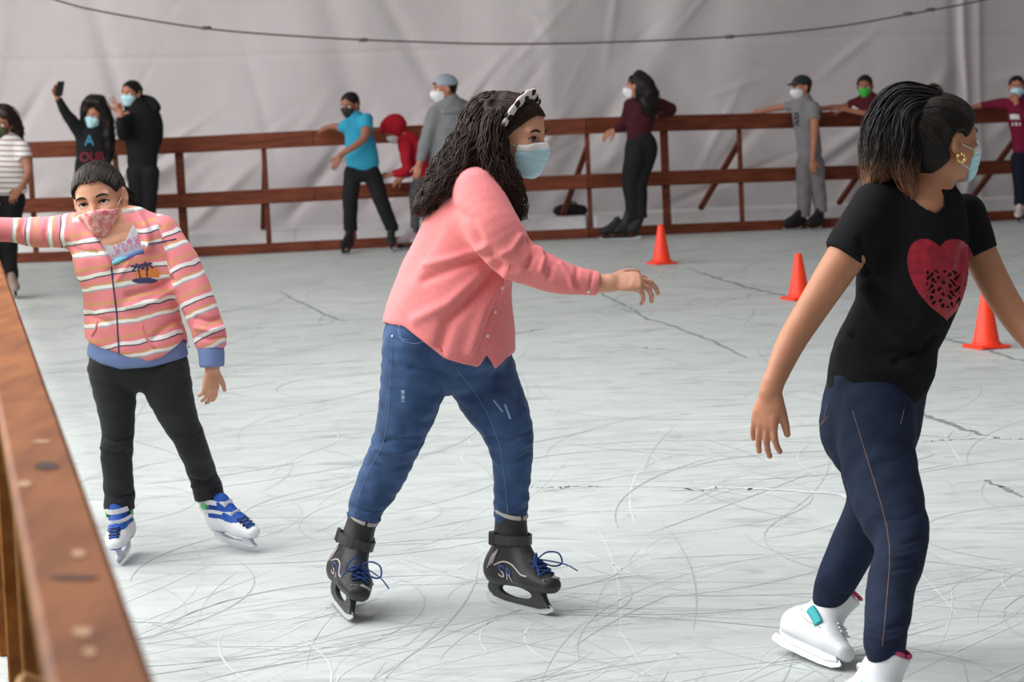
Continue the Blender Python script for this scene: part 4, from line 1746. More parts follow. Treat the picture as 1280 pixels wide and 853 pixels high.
pel = [(559, 414, 0, 70, .9), (558, 425, 0, 80, .85), (559, 436, 0, 74, .75), (560, 443, 0, 34, .6)]
jeans, jm = w.garment('jeans', [(pel, 1, .03), (legR, 1.0, .012, (1,)), (legL, 1.0, .012, (1,))], M['jeans_blue'], h=.005, post=jeans_post)
sj = Surf(jm)
m = MB()
for ln in ([(489, 430), (490, 448), (487, 500), (486, 524), (478, 558), (462, 588), (449, 621), (442, 648)], [(571, 462), (592, 488), (609, 516), (624, 554), (632, 609), (635, 645)],
           [(498, 408), (498, 420), (506, 428), (520, 430), (534, 426)], [(498, 412), (502, 424), (512, 426)]):
    l = sj.line(ln, .0004)
    if len(l) > 2:
        m = MB()
        m.tube(resample(np.c_[l, np.ones((len(l), 2))], .01)[:, :3], .0012, 5)
        m.build('seam_stitching', M['stitch'], jeans)
for x, y in ((500, 407), (491, 421)):
    q = sj.hit(x, y, .001)
    if q is not None:
        m = MB()
        m.sphere(q, .0048, 10, 6)
        m.build('rivet', M['metal'], jeans)
for fn in (lambda x, y: abs(x - 504 - .05 * (y - 495)) < 2.2 and 487 < y < 504 and (int(y * 1.7) % 3), lambda x, y: abs((x - 622) - .75 * (y - 507)) < 1.2 and 500 < y < 515,
           lambda x, y: abs((x - 634) - .35 * (y - 514)) < 1.3 and 506 < y < 524):
    m = MB()
    sj.patch(m, fn, (498, 484, 642, 528), 1.0, .0012)
    if m.v:
        m.build('worn_patch', M['fray'], jeans, smooth=False)

skate(w.root, frR, .30, 'black')
skate(w.root, frL, .30, 'black')

# mask, hair, headband
_, mm = hd.mask(w.root, M['mask_blue'], strap_mat=M['white'], side=.15)
gd = [resample(w.st(q), .015) for q in (
    [(628, 128, .0, 15, 1.5), (608, 142, .02, 24, 1.6), (593, 178, .0, 27, 1.7), (570, 215, -.03, 27, 1.7), (546, 240, -.04, 21, 1.7), (526, 258, -.04, 10, 2.0), (516, 266, -.04, 4, 2)],
    [(622, 142, -.06, 12, 1.3), (615, 162, -.08, 17, 1.2), (616, 200, -.10, 20, 1.2), (632, 232, -.12, 17, 1.2), (646, 258, -.12, 11, 1.2), (650, 276, -.12, 4, 1.2)],
    [(626, 134, .06, 14, 1.4), (606, 160, .08, 26, 1.3), (590, 200, .07, 24, 1.3), (568, 232, .04, 15, 1.4), (548, 254, .02, 6, 2)])]


def mass(f):
    for g in gd:
        g2 = g.copy()
        g2[:, 3:] *= .93
        f.chain(g2, k=.015)


_, hm = hd.cap_hair(w.root, M['hair_brown'], ears=False, extra=None, grow=1.02, fringe=.0, h=.004, bump=.001)
combed(w.root, hd, M['brown_strand'], (-.45, -.15, -.05), 300, 1.02)
A = np.concatenate(gd)
f = Field(A[:, :3].min(0) - .15, A[:, :3].max(0) + .15, .005)
mass(f)
Vh, Fh = f.mesh(2)
Vh = ripple(Vh, Fh, .004, .05, (1, 1, .7), 2)
link('hair_length', Vh, Fh, M['hair_brown'], w.root)
strands(w.root, M['brown_strand'], gd, 560, .0020, 4, .012, .075, spread=1.06)
m1 = MB()
ring = []
for t in np.linspace(-1.55, 1.55, 40):
    ring.append(hd.L(.02 + .17 * math.cos(t), .425 * math.sin(t), .10 + .45 * math.cos(t)))
ring = np.array(ring)
nr = len(ring)
m1.tube(ring, .0155 + .002 * np.sin(np.arange(nr) * 1.3), 10, flat=.4, D=hd.R[0])
hb = m1.build('headband', M['band_white'], w.root, label='cream and black twisted headband')
for i in range(3, nr - 3, 5):
    m1 = MB()
    m1.tube(ring[i:i + 3] , [.0165, .0178, .0165], 10, flat=.42, D=unit(hd.R[0] + .6 * hd.R[2] * (1 if i % 2 else -1)))
    m1.build('band_stripe', M['band_black'], hb)

# ================================================================== the woman in the black tee
M['tee_black'] = mat('black_tee', srgb(27, 27, 29), 0.95, 0.3, 320, 0.1, 20, spec=.15)
M['jeans_navy'] = mat('navy_denim', srgb(34, 44, 68), 0.85, 0.4, 500, 0.14, 16, col2=srgb(27, 35, 54), spec=.2)
M['foil_red'] = mat('red_foil_print', srgb(164, 30, 50), 0.42, 0.5, 70, 0.3, 45, spec=.5, dist=.003)
M['stitch_rust'] = mat('rust_stitching', srgb(132, 104, 92), 0.8)
M['gold'] = mat('gold', srgb(250, 214, 140), 0.25, metal=1.0)
M['hair_tip'] = ramp_mat('hair_faded_tips', 'u', [(0.0, srgb(24, 20, 20)), (0.55, srgb(36, 27, 25)), (1.0, srgb(128, 86, 60))], rough=.55, bump=.5, bscale=60)

b_ = Person(5.95, (1070, 880), 'woman in a black tee with a red print skating at the right in white skates', near=True)
b_.skin = M['skin_tan']
dRt, dLt = (.5, -.8, 0), (.155, -.262, -.03)
frR, yR = plan_skate(b_, (1135, 948), dRt, (1106, 830), .285)
frL, yL = plan_skate(b_, (1043, 841), dLt, (1035, 763), .27)
hd = Head(P(1178, 176, 5.95), 114, -2, 0, .222)
tors = [(1160, 236, 0, 30, .8), (1152, 256, 0, 54, .75), (1144, 298, 0, 66, .75), (1139, 346, 0, 69, .8), (1130, 385, 0, 62, .85), (1114, 420, 0, 60, .9), (1102, 460, 0, 66, .95), (1092, 516, 0, 62, .95)]
armR = [(1098, 266, -.05, 25), (1058, 320, -.08, 24), (1010, 394, -.10, 19.5), (987, 432, -.12, 17.5), (967, 478, -.15, 13.5), (963, 490, -.15, 13)]
armL = [(1205, 272, .10, 25), (1226, 320, .08, 22), (1253, 372, .04, 20), (1285, 418, -.02, 17), (1318, 452, -.08, 12.5), (1325, 458, -.08, 12.5)]
legR = [(1094, 512, -.06, 50), (1098, 575, -.12, 47), (1114, 638, yR * .4, 42), (1127, 680, yR * .55, 32.5), (1114, 733, yR * .75, 29), (1107, 795, yR, 25), (1106, 812, yR, 23.5), (1106, 830, yR, 17), (1106, 845, yR, 15)]
legL = [(1084, 512, .06, 54), (1091, 575, .08, 44), (1089, 628, .12, 32), (1067, 682, .16, 31), (1046, 724, yL * .8, 27), (1037, 748, yL, 23), (1034, 762, yL, 17), (1028, 776, yL, 14)]
hands = [dict(W=P(964, 487, 5.80), to=(-.22, .0, -.97), back=(-.55, -.8, .1), thumb=-1, curl=(.35, .3, .25, .3), sc=1.0, spread=.2, thumb_out=.35, thumb_curl=.2),
         dict(W=P(1322, 456, 5.87), to=(.6, -.2, -.6), back=(.5, .3, .8), thumb=1, sc=1.0)]
pel = [(1100, 470, 0, 62, .95), (1092, 505, 0, 64, .9), (1086, 540, 0, 62, .85), (1084, 570, 0, 44, .8)]
_, bm_ = b_.body(hd, tors[:-1], [armR, armL], [legR, legL], hands, neck=[(1166, 200, .0, 27), (1156, 225, 0, 28), (1152, 250, 0, 38)], ratio=1, torso_scale=.86, pelvis=pel)
hd.eyes(b_.root, detail=False, brow=-.016)


def tee_post(V, Fc):
    V = ripple(V, Fc, .002, .15, (1, 1, .6), 11)
    V = folds(V, Fc, 1.7, [([(1085, 345), (1110, 372), (1140, 400)], 7, -.006), ([(1078, 360), (1100, 400), (1130, 430)], 7, .005), ([(1065, 420), (1100, 440), (1140, 440)], 6, -.007),
                      ([(1052, 435), (1090, 462), (1140, 468)], 7, .006), ([(1170, 420), (1150, 440), (1120, 452)], 5, -.006), ([(1040, 470), (1070, 490), (1110, 496)], 6, -.004),
                      ([(1076, 300), (1082, 325), (1080, 345)], 5, -.006), ([(1205, 310), (1200, 335), (1190, 360)], 5, -.005), ([(1165, 300), (1160, 340), (1150, 380)], 8, .002)])
    return sink(V, Fc, [(1136, 236), (1144, 250), (1158, 261), (1173, 266), (1180, 258), (1180, 244), (1172, 232), (1140, 226)], .034, 1.0)


sl = [(1094, 258, -.05, 31), (1074, 292, -.07, 31), (1056, 320, -.08, 28)]
sl2 = [(1205, 270, .10, 29), (1216, 296, .09, 27), (1226, 318, .08, 24)]
hemB = [(1000, 488), (1034, 498), (1064, 511), (1100, 513), (1142, 509), (1158, 492), (1166, 474), (1172, 466), (1250, 466)]
tee, tm = b_.garment('tee_shirt', [(tors, 1, .03), (sl, 1.05, .04, (1,)), (sl2, 1.05, .04, (1,))], M['tee_black'], hem=hemB, h=.0046, post=tee_post)
st_ = Surf(tm)


def in_heart(x, y):
    # a plain heart with an open speckled middle
    X_, Y_ = (x - 1179) / 37, (350 - y) / 46 + .12
    X_ = X_ + .12 * Y_
    r = (X_ * X_ + Y_ * Y_ - 1) ** 3 - X_ * X_ * Y_ ** 3 < 0
    if r and 338 < y < 385 and 1158 < x < 1200:
        s = math.sin(x * .55 + 1.3 * math.sin(y * .4)) * math.sin(y * .45 + 1.1 * math.sin(x * .33))
        if s > .28:
            r = False
    return r


m = MB()
st_.patch(m, in_heart, (1128, 286, 1228, 402), 1.0, .0014)
m.build('chest_print', M['foil_red'], tee, label='red foil heart print')
m = MB()
for ln in ([(1034, 307), (1052, 321), (1077, 332)], [(1138, 240), (1146, 252), (1158, 262), (1173, 267), (1181, 259), (1182, 246)]):
    l = st_.line(ln, .0005)
    if len(l) > 2:
        m = MB()
        m.tube(resample(np.c_[l, np.ones((len(l), 2))], .006)[:, :3], .0028, 6)
        m.build('hem_rib', M['tee_black'], tee)


def jeans_post2(V, Fc):
    V = ripple(V, Fc, .0014, .09, (1, 1, 1.4), 19)
    return folds(V, Fc, 0.9, [([(1100, 676), (1125, 682), (1156, 672)], 3.5, -.004), ([(1096, 690), (1120, 698), (1150, 690)], 3.5, .004), ([(1092, 706), (1115, 714), (1144, 708)], 3, -.004),
                         ([(1088, 780), (1108, 788), (1130, 780)], 3, -.004), ([(1088, 796), (1108, 802), (1130, 796)], 3, .004), ([(1020, 735), (1040, 745), (1062, 744)], 3, -.004),
                         ([(1140, 560), (1120, 575), (1095, 580)], 5, -.003), ([(1150, 640), (1130, 650), (1100, 650)], 4, -.003)])


pel = [(1100, 470, 0, 62, .95), (1092, 505, 0, 64, .9), (1086, 540, 0, 62, .85), (1084, 570, 0, 44, .8)]
jeans, jm = b_.garment('jeans', [(pel, 1, .03), (legR, 1.0, .012, (1,)), (legL, 1.0, .012, (1,))], M['jeans_navy'], h=.005, post=jeans_post2)
sj = Surf(jm)
m = MB()
for ln in ([(1066, 514), (1074, 540), (1083, 570), (1093, 602), (1102, 632), (1109, 660), (1112, 685), (1112, 710), (1109, 745), (1106, 780), (1103, 808)], [(1034, 505), (1030, 525), (1026, 532), (1036, 520)], [(1130, 512), (1126, 530)]):
    l = sj.line(ln, .0003)
    if len(l) > 2:
        m = MB()
        m.tube(resample(np.c_[l, np.ones((len(l), 2))], .01)[:, :3], .0011, 5)
        m.build('seam_stitching', M['stitch_rust'], jeans)
skate(b_.root, frR, .285, 'white')
skate(b_.root, frL, .27, 'white')

_, mm = hd.mask(b_.root, M['mask_blue'], strap_mat=M['white'], side=.20)
_, hm = hd.cap_hair(b_.root, M['hair'], ears=True, grow=1.07, fringe=-.05, nape=-.40, h=.004, bump=.0008)
combed(b_.root, hd, M['hair_strand'], (-.50, .0, .24), 420, 1.07)
gd = [resample(b_.st(q), .015) for q in (
    [(1172, 132, .0, 18, 1.4), (1150, 126, .0, 19, 1.4), (1124, 130, .0, 24, 1.3), (1106, 160, -.01, 26, 1.3), (1099, 195, -.02, 23, 1.4), (1092, 222, -.02, 16, 1.6), (1086, 238, -.02, 7, 2)],
    [(1160, 132, .0, 18, 1.2), (1134, 146, -.04, 22, 1.1), (1130, 185, -.06, 22, 1.1), (1132, 215, -.07, 15, 1.2), (1138, 238, -.07, 8, 1.2), (1140, 250, -.07, 3, 1.2)],
    [(1146, 122, .04, 16, 1.2), (1118, 145, .06, 22, 1.2), (1112, 190, .05, 22, 1.2), (1106, 225, .04, 12, 1.5), (1100, 240, .04, 5, 2)])]
A = np.concatenate(gd)
f = Field(A[:, :3].min(0) - .12, A[:, :3].max(0) + .12, .0048)
for g in gd:
    g2 = g.copy()
    g2[:, 3:] *= .92
    f.chain(g2, k=.015)
Vh, Fh = f.mesh(2)
Vh = ripple(Vh, Fh, .003, .05, (1, 1, .6), 2)
_, py = proj(Vh)
pt = link('ponytail', Vh, Fh, M['hair_tip'], b_.root, attrs={'u': np.clip((py - 150) / 85, 0, 1)})
so = strands(b_.root, M['hair_tip'], gd, 460, .0017, 6, .006, .10, spread=1.05)
co = np.array([v.co[:] for v in so.data.vertices]) + world_loc(b_.root)
_, py = proj(co)
so.data.attributes.new('u', 'FLOAT', 'POINT').data.foreach_set('value', np.clip((py - 150) / 85, 0, 1).astype(np.float32))
m = MB()
e0 = hd.L(-.02, -.385, -.19)
m.tube([e0 + np.array([math.cos(t) * .010, -.004, math.sin(t) * .010]) for t in np.linspace(2.0, 8.0, 18)], .0042, 8)
m.build('earring', M['gold'], b_.root, label='thick gold hoop earring')

# ================================================================== the girl in the striped hoodie
PK, OR, WH, DK, GY = srgb(236, 140, 146), srgb(222, 158, 118), srgb(240, 236, 234), srgb(84, 84, 102), srgb(176, 172, 178)
M['hoodie'] = ramp_mat('striped_jersey', 'u', [(0, PK), (.22, OR), (.31, PK), (.42, WH), (.53, DK), (.57, PK), (.74, OR), (.80, WH), (.89, GY), (.93, PK)], period=.122, wob=.022)
M['rib_pink'] = mat('pocket_pink', srgb(228, 138, 136), 0.9, 0.3, 300)
M['rib_blue'] = mat('ribbed_blue', srgb(116, 134, 182), 0.9, 0.3, 300)
M['tee_grey'] = mat('grey_tee', srgb(190, 192, 200), 0.9, 0.2, 300)
M['zip_aqua'] = mat('zip_tape', srgb(120, 200, 222), 0.7)
M['zip_blue'] = mat('zip_tape_blue', srgb(104, 128, 188), 0.7)
M['print_navy'] = mat('print_navy', srgb(66, 68, 104), 0.8)
M['print_orange'] = mat('print_orange', srgb(232, 138, 70), 0.8)
M['print_pink'] = mat('print_pink', srgb(206, 130, 176), 0.8)
M['slacks'] = mat('black_stretch_cloth', srgb(38, 38, 42), 0.85, 0.3, 260, 0.12, 12, sheen=.1)
M['mask_print'] = mat('mask_pink_print', srgb(210, 70, 92), 0.8, 0.15, 300, col2=srgb(246, 212, 204), vscale=55)

g_ = Person(7.82, (200, 700), 'girl in a pink striped hoodie and patterned face mask holding the left barrier', near=True)
dRt, dLt = (-.02, -1, -.04), (.62, -.66, -.05)
frR, yR = plan_skate(g_, (148, 709), dRt, (149, 634), .235)
frL, yL = plan_skate(g_, (323, 692), dLt, (262, 622), .24)
hd = Head(P(124, 249, 7.80), -5, 8, -9, .234)
tors = [(141, 272, 0, 28, .7), (143, 288, 0, 50, .62), (150, 315, 0, 62, .62), (158, 348, 0, 57, .66), (164, 380, 0, 58, .68), (168, 420, 0, 63, .7), (172, 440, 0, 65, .7), (173, 468, 0, 62, .7)]
armR = [(96, 290, .0, 17), (60, 290, .02, 15), (20, 288, .0, 13), (-22, 283, -.03, 9), (-28, 283, -.03, 9)]
armL = [(204, 300, .0, 20), (226, 335, -.02, 18), (240, 362, -.04, 16), (255, 402, -.06, 13), (265, 452, -.08, 9), (265.5, 460, -.08, 9)]
legR = [(143, 462, 0, 33), (144, 492, 0, 27), (147, 536, .0, 21), (146, 572, yR * .6, 20), (149, 622, yR, 19.5), (149, 637, yR, 19.5)]
legL = [(202, 462, 0, 35), (219, 512, 0, 26), (237, 550, .0, 20), (253, 592, yL * .8, 18), (260, 612, yL, 19.5), (262, 623, yL, 19.5)]
hands = [dict(W=P(265.5, 460, 7.74), to=(-.12, -.1, -1), back=(.5, -.85, 0), thumb=-1, curl=(.5, .5, .5, .5), sc=.8),
         dict(W=P(-28, 284, 7.78), to=(-1, 0, -.1), back=(0, -.25, 1), thumb=-1, curl=(.5, .5, .5, .5), sc=.8)]
pel = [(171, 440, 0, 60, .68), (172, 454, 0, 58, .66), (173, 464, 0, 44, .6)]
_, gm_ = g_.body(hd, tors[:-2], [armR, armL], [legR, legL], hands, neck=[(131, 268, .0, 18), (140, 284, 0, 21), (145, 300, 0, 30)], ratio=1, torso_scale=.92, pelvis=pel)
hd.eyes(g_.root, (1, .10, .26))
ax_t = unit(P(168, 425, 7.82) - P(144, 285, 7.82))
ax_l = unit(P(-10, 285, 7.82) - P(90, 288, 7.82))
ax_r = unit(P(264, 430, 7.78) - P(205, 300, 7.82))
p_t, p_l, p_r = P(144, 285, 7.82), P(90, 288, 7.82), P(205, 300, 7.82)


def stripe(V):
    px, py = proj(V)
    u = (V - p_t) @ ax_t + .0 * px
    u += .10 * ((px - 150) / 368) ** 1 * .35
    ul = (V - p_l) @ ax_l
    ur = (V - p_r) @ ax_r + .03
    left = px < 86 - .25 * (py - 290)
    ln = 197 + (py - 275) * .23
    right = (px > ln) & (py < 445) & (py < 275 + (px - 190) * 6)
    u = np.where(left, ul, np.where(right, ur, u))
    return {'u': u + 2.1}


def hood_post(V, Fc):
    V = ripple(V, Fc, .0026, .14, (1, 1, .7), 23)
    V = folds(V, Fc, 1.7, [([(214, 350), (190, 362), (160, 370)], 4, -.006), ([(216, 362), (190, 378), (158, 384)], 4, .005), ([(110, 395), (140, 405), (150, 430)], 4, -.004),
                      ([(228, 395), (205, 410), (190, 425)], 4, -.005), ([(246, 398), (262, 402), (276, 398)], 3, -.005), ([(246, 410), (262, 414), (278, 409)], 3, .006),
                      ([(248, 422), (262, 425), (280, 420)], 2.6, -.005), ([(84, 305), (100, 315), (120, 318)], 4, -.004), ([(60, 276), (56, 292), (58, 306)], 3, -.004), ([(30, 275), (26, 290), (30, 304)], 3, -.004),
                      ([(200, 285), (208, 315), (212, 350)], 4, -.005), ([(160, 330), (150, 345), (145, 352)], 3, .003)])
    return sink(V, Fc, [(118, 292), (124, 284), (150, 262), (168, 262), (178, 285), (183, 305), (181, 315), (160, 322), (140, 333), (134, 318)], .010, 1.0)


slv1 = [(100, 289, .0, 25), (76, 290, .01, 21), (36, 290, .01, 18), (-6, 286, -.02, 15), (-20, 284, -.03, 13)]
slv2 = [(200, 296, .0, 28), (222, 328, -.02, 26), (238, 358, -.04, 24), (256, 402, -.06, 21), (263, 424, -.07, 20), (264, 436, -.075, 16)]
hemG = [(60, 440), (105, 423), (120, 431), (141, 440), (165, 448), (184, 453), (200, 447), (212, 440), (230, 423), (238, 440), (300, 470)]
hood, hm_ = g_.garment('hoodie', [(tors, 1, .03), (slv1, 1.0, .03, (1,)), (slv2, 1.0, .03, (1,)), ([(166, 266, -.03, 7), (179, 285, -.08, 7), (183, 308, -.10, 5)], 1, .02), ([(106, 284, -.03, 7), (119, 302, -.085, 6), (137, 331, -.10, 4)], 1, .02)], M['hoodie'], hem=hemG, h=.0048, post=hood_post, attrs=stripe)
sh = Surf(hm_)
# waist rib and cuff
wb = [(167, 425, 0, 56, .68), (170, 432, 0, 61, .68), (172, 446, 0, 63.5, .7), (173, 470, 0, 62, .7)]
g_.garment('waistband', [(wb, 1, .02)], M['rib_blue'], hem=[(60, 430), (105, 443), (125, 455), (151, 462), (190, 459), (220, 451), (238, 444), (300, 440)], h=.005, parent=hood)
cf = [(262, 430, -.07, 16), (264, 440, -.075, 16.5), (265, 459, -.08, 15.5)]
g_.garment('cuff', [(cf, 1, .01, (0, 1))], M['rib_blue'], h=.004, parent=hood)
# grey tee under it
ti = [(t[0], t[1], t[2], t[3] * .955 - .6, t[4]) for t in tors[:5]]


def tee2(V, Fc):
    return sink(V, Fc, [(112, 292), (124, 300), (140, 306), (156, 300), (164, 284), (168, 262), (150, 256), (120, 270)], .016, .8)


tg, tgm = g_.garment('tee_shirt', [(ti, 1, .02)], M['tee_grey'], h=.0045, post=tee2, hem=[(0, 336), (300, 336)])
stg = Surf(tgm)
m = MB()
stg.patch(m, lambda x, y: math.sin(x * .9 + 2 * math.sin(y * .5)) * math.sin(y * .8 + x * .3) > .1 and y + .45 * (x - 150) > 304 and y + .45 * (x - 150) < 318, (140, 290, 176, 324), .9, .0012)
if m.v:
    m.build('tee_print', M['print_pink'], tg, smooth=False)
m = MB()
l = sh.line([(139, 333), (142, 360), (146, 392), (148, 430), (150, 460)], .001, 3)
m.tube(resample(np.c_[l, np.ones((len(l), 2))], .006)[:, :3], .0026, 6)
m.build('zipper', M['print_navy'], hood)
m = MB()
l = np.array([sh.hit(x, y, .006) for x, y in ((141, 331), (150, 327), (160, 323), (170, 318.5), (181, 314.5))])
m.tube(l, [.006, .0085, .008, .008, .007], 8, flat=.5)
m.build('zip_flap', M['zip_blue'], hood)
m = MB()
m.tube(l[:3] + (0, -.004, 0), [.0065, .008, .003], 8, flat=.5)
m.build('zip_flap_end', M['zip_aqua'], hood)
m = MB()
l = sh.line([(185, 305.5), (200, 303), (220, 299)], .0008, 3)
m.tube(l, .0022, 5)
m.build('shoulder_piping', M['print_navy'], hood)
m = MB()
for ln in ([(176, 405), (180, 418), (186, 428), (193, 435)], [(122, 402), (120, 412), (115, 420)]):
    l = sh.line(ln, .001, 2.5)
    if len(l) > 2:
        m = MB()
        m.tube(l, .0042, 6)
        m.build('pocket_edge', M['rib_pink'], hood)
m = MB()
sh.patch(m, lambda x, y: (x - 184) ** 2 / 15 ** 2 + (y - 345) ** 2 / 14 ** 2 < 1 and y < 347, (164, 326, 204, 358), .9, .0010)
m.build('sun_print', M['print_orange'], hood, smooth=False)
m = MB()


def palm(x, y):
    if ((x - 181) / 16) ** 2 + ((y - 351) / 3.4) ** 2 < 1:
        return True
    for x0, x1, yt in ((176, 172, 333), (184, 183, 331)):
        tx = x0 + (x1 - x0) * (350 - y) / (350 - yt)
        if yt < y < 351 and abs(x - tx) < .9:
            return True
        for k in range(6):
            a = k * PI / 3 + .3
            for r in (2, 3.5, 5, 6.5, 8):
                if math.hypot(x - (x1 + r * math.cos(a)), y - (yt + r * math.sin(a) * .6 + .03 * r * r)) < 1.15:
                    return True
    return False


sh.patch(m, palm, (160, 322, 204, 358), .8, .0016)
m.build('palm_print', M['print_navy'], hood, smooth=False)

pel = [(171, 440, 0, 60, .68), (172, 454, 0, 58, .66), (173, 464, 0, 44, .6)]


def sl_post(V, Fc):
    V = ripple(V, Fc, .0018, .09, (1, 1, 1.3), 29)
    return folds(V, Fc, 1.7, [([(126, 548), (145, 553), (167, 545)], 3, -.005), ([(126, 560), (146, 566), (167, 557)], 3, .004), ([(130, 618), (148, 623), (166, 617)], 2.5, -.005),
                         ([(222, 545), (240, 548), (254, 536)], 3, -.004), ([(238, 600), (255, 604), (272, 594)], 2.5, -.005), ([(240, 608), (257, 613), (274, 604)], 2.5, .004)])


g_.garment('trousers', [(pel, 1, .03), (legR, 1.0, .010, (1,)), (legL, 1.0, .010, (1,))], M['slacks'], h=.005, post=sl_post)
skate(g_.root, frR, .235, 'kid')
skate(g_.root, frL, .24, 'kid')
hd.mask(g_.root, M['mask_print'], strap_mat=M['white'], shape='flat', top=-.085, side=.13, label='pink patterned cloth face mask')
_, hm = hd.cap_hair(g_.root, M['hair'], ears=True, grow=1.02, fringe=-.06, nape=-.36, h=.004, bump=.0008)
combed(g_.root, hd, M['hair_strand'], (-.50, .06, .0), 480, 1.02, front=(.37, .17))
gd = [resample(g_.st([(128, 232, .10, 14), (146, 244, .13, 15), (160, 258, .13, 14), (168, 272, .12, 10), (172, 284, .10, 4)]), .012)]
f = Field(gd[0][:, :3].min(0) - .08, gd[0][:, :3].max(0) + .08, .005)
f.chain(gd[0] * np.array([1, 1, 1, .92, .92]))
Vh, Fh = f.mesh(2)
link('ponytail', ripple(Vh, Fh, .003, .05, seed=1), Fh, M['hair'], g_.root)
strands(g_.root, M['hair'], gd, 90, .0015, 3, .005, .1)
# ================================================================== people along the back fence
def cl(name, rgb, **kw):
    if name not in M:
        M[name] = mat(name, srgb(*rgb), kw.get('rough', .9), .2, 120, .08, 10, spec=.2)
    return M[name]


def far(Y, foot, label, head, tors, arms, legs, shirt, pants, mask, ratio=.65, hair='cap', sleeve=1.0, toes=None, shirt_name='shirt', skin=None, hood=False,
        hem=None, pelvis=None, mask_shape='pleat', sc=1.0, hair_kw=None, rip=.004, style='far', legs_dy=None, eyes=True, boot=None, hand_kw=None, grow=.022):
    p = Person(Y, foot, label)
    p.skin = skin or M['skin_far']
    hd = Head(P(head[0], head[1], Y + (head[6] if len(head) > 6 else 0)), head[2], head[3], head[4], head[5])
    frames = []
    L = []
    for i, l in enumerate(legs):
        l = list(l)
        l[0] = (l[0][0], l[0][1] + l[0][3] * .6, l[0][2], l[0][3])
        if toes:
            fr, dy = plan_skate(p, toes[i][0], toes[i][1], l[-1][:2], .27 * sc, at_Y=Y + (toes[i][2] if len(toes[i]) > 2 else 0))
            n = len(l)
            l = [(q[0], q[1], q[2] * (1 - j / (n - 1)) + dy * j / (n - 1), q[3]) for j, q in enumerate(l)]
            frames.append(fr)
        L.append(l)
    hands = []
    for i, a in enumerate(arms):
        e, f0 = P(a[-1][0], a[-1][1], Y + a[-1][2]), P(a[-2][0], a[-2][1], Y + a[-2][2])
        kw = dict(W=e, to=e - f0, back=(0, -.7, .7), thumb=-1 if i else 1, curl=(.4, .45, .5, .55), sc=.95 * sc)
        if hand_kw and i in hand_kw:
            kw.update(hand_kw[i])
        hands.append(kw)
    sh_c = P(tors[0][0], tors[0][1], Y + tors[0][2])
    neck = [list(hd.L(-.10, 0, -.32)), list(sh_c)]
    pel = pelvis or [(tors[-1][0], tors[-1][1], tors[-1][2], tors[-1][3] * .90), (tors[-1][0], tors[-1][1] + 10, tors[-1][2], tors[-1][3] * .88)]
    st_arm = [[(q[0], q[1], q[2], q[3] * .82) for q in a] for a in arms]
    nk = [(*[float(v) for v in proj(np.array(n)[None])[0]], *[float(v) for v in proj(np.array(n)[None])[1]], n[1] - Y, 6.5 * hd.hh / .225) for n in neck]
    nk = [(q[0], q[1], q[2], q[3]) for q in nk]
    p.body(hd, tors[:-1], st_arm, L, hands, neck=nk, ratio=ratio, pelvis=pel, torso_scale=.84, leg_scale=.78)
    parts = [(tors, ratio, .03)]
    for a in arms:
        n = max(2, int(round(sleeve * len(a)))) if sleeve <= 1 else len(a)
        parts.append(([(q[0], q[1], q[2], q[3] * 1.12) for q in a[:n]], 1, .03, (1,)))
    g, gm = p.garment(shirt_name, parts, shirt, hem=hem, rip=rip, ripscale=.2)
    if pants is not None:
        p.garment('trousers', [(pel, ratio, .03)] + [(l + [(l[-1][0], l[-1][1] + 5, l[-1][2], l[-1][3])], 1, .02, (1,)) for l in L], pants, rip=.003, ripscale=.15)
    for fr in frames:
        skate(p.root, fr, .27 * sc, style, h=.007, boot_mat=boot)
    if mask is not None:
        hd.mask(p.root, mask, h=.006, shape=mask_shape, grow=grow)
    if eyes:
        hd.eyes(p.root, detail=False)
    if hair == 'cap':
        hd.cap_hair(p.root, M['hair'], h=.008, bump=.004, **(hair_kw or {}))
    return p, hd, (g, gm)


def lock(p, name, m, guides, n=70, wave=.02, seed=1):
    gd = [resample(p.st(q), .04) for q in guides]
    A = np.concatenate(gd)
    f = Field(A[:, :3].min(0) - .15, A[:, :3].max(0) + .15, .009)
    for g in gd:
        f.chain(g * np.array([1, 1, 1, .95, .95]), k=.03)
    V, Fc = f.mesh(2)
    link(name, ripple(V, Fc, .006, .09, (1, 1, .5), seed), Fc, m, p.root)
    strands(p.root, m, gd, n, .004, seed, wave, .14, pts=14)


white_m = cl('mask_white', (226, 226, 228))
# --- boy in the blue tee
far(21.5, (455, 306), 'boy in a bright blue tee and black trousers beside the back fence',
    (437, 131, -32, 14, 4, .215),
    [(444, 145, 0, 9, .8), (446, 155, 0, 16), (449, 172, 0, 18), (452, 190, 0, 20), (453, 206, 0, 21)],
    [[(433, 156, -.02, 7), (427, 160, .08, 6.2), (420, 158, .2, 5.2), (411, 159, .33, 4), (408, 160, .35, 4)],
     [(458, 150, -.08, 8), (458, 162, -.16, 8), (454, 174, -.22, 6), (440, 185, -.26, 5), (428, 192, -.26, 4), (425, 195, -.26, 4)]],
    [[(442, 208, 0, 12), (440, 226, 0, 11), (438, 246, -.02, 10), (438, 268, 0, 9), (438, 284, 0, 8.5)],
     [(463, 208, 0, 12.5), (469, 228, 0, 11), (475, 248, -.02, 10), (483, 268, 0, 9), (489, 284, 0, 8.5)]],
    cl('blue_tee', (52, 150, 182)), cl('far_black', (32, 31, 34)), cl('mask_black', (52, 50, 52)), sleeve=.4, shirt_name='tee_shirt', skin=M['skin_dark'],
    toes=[((432, 309), (-.3, -1, 0)), ((489, 309), (.1, -1, 0))], sc=.95, mask_shape='flat', hand_kw={1: dict(to=(-.5, -.2, -.85), thumb=1)})
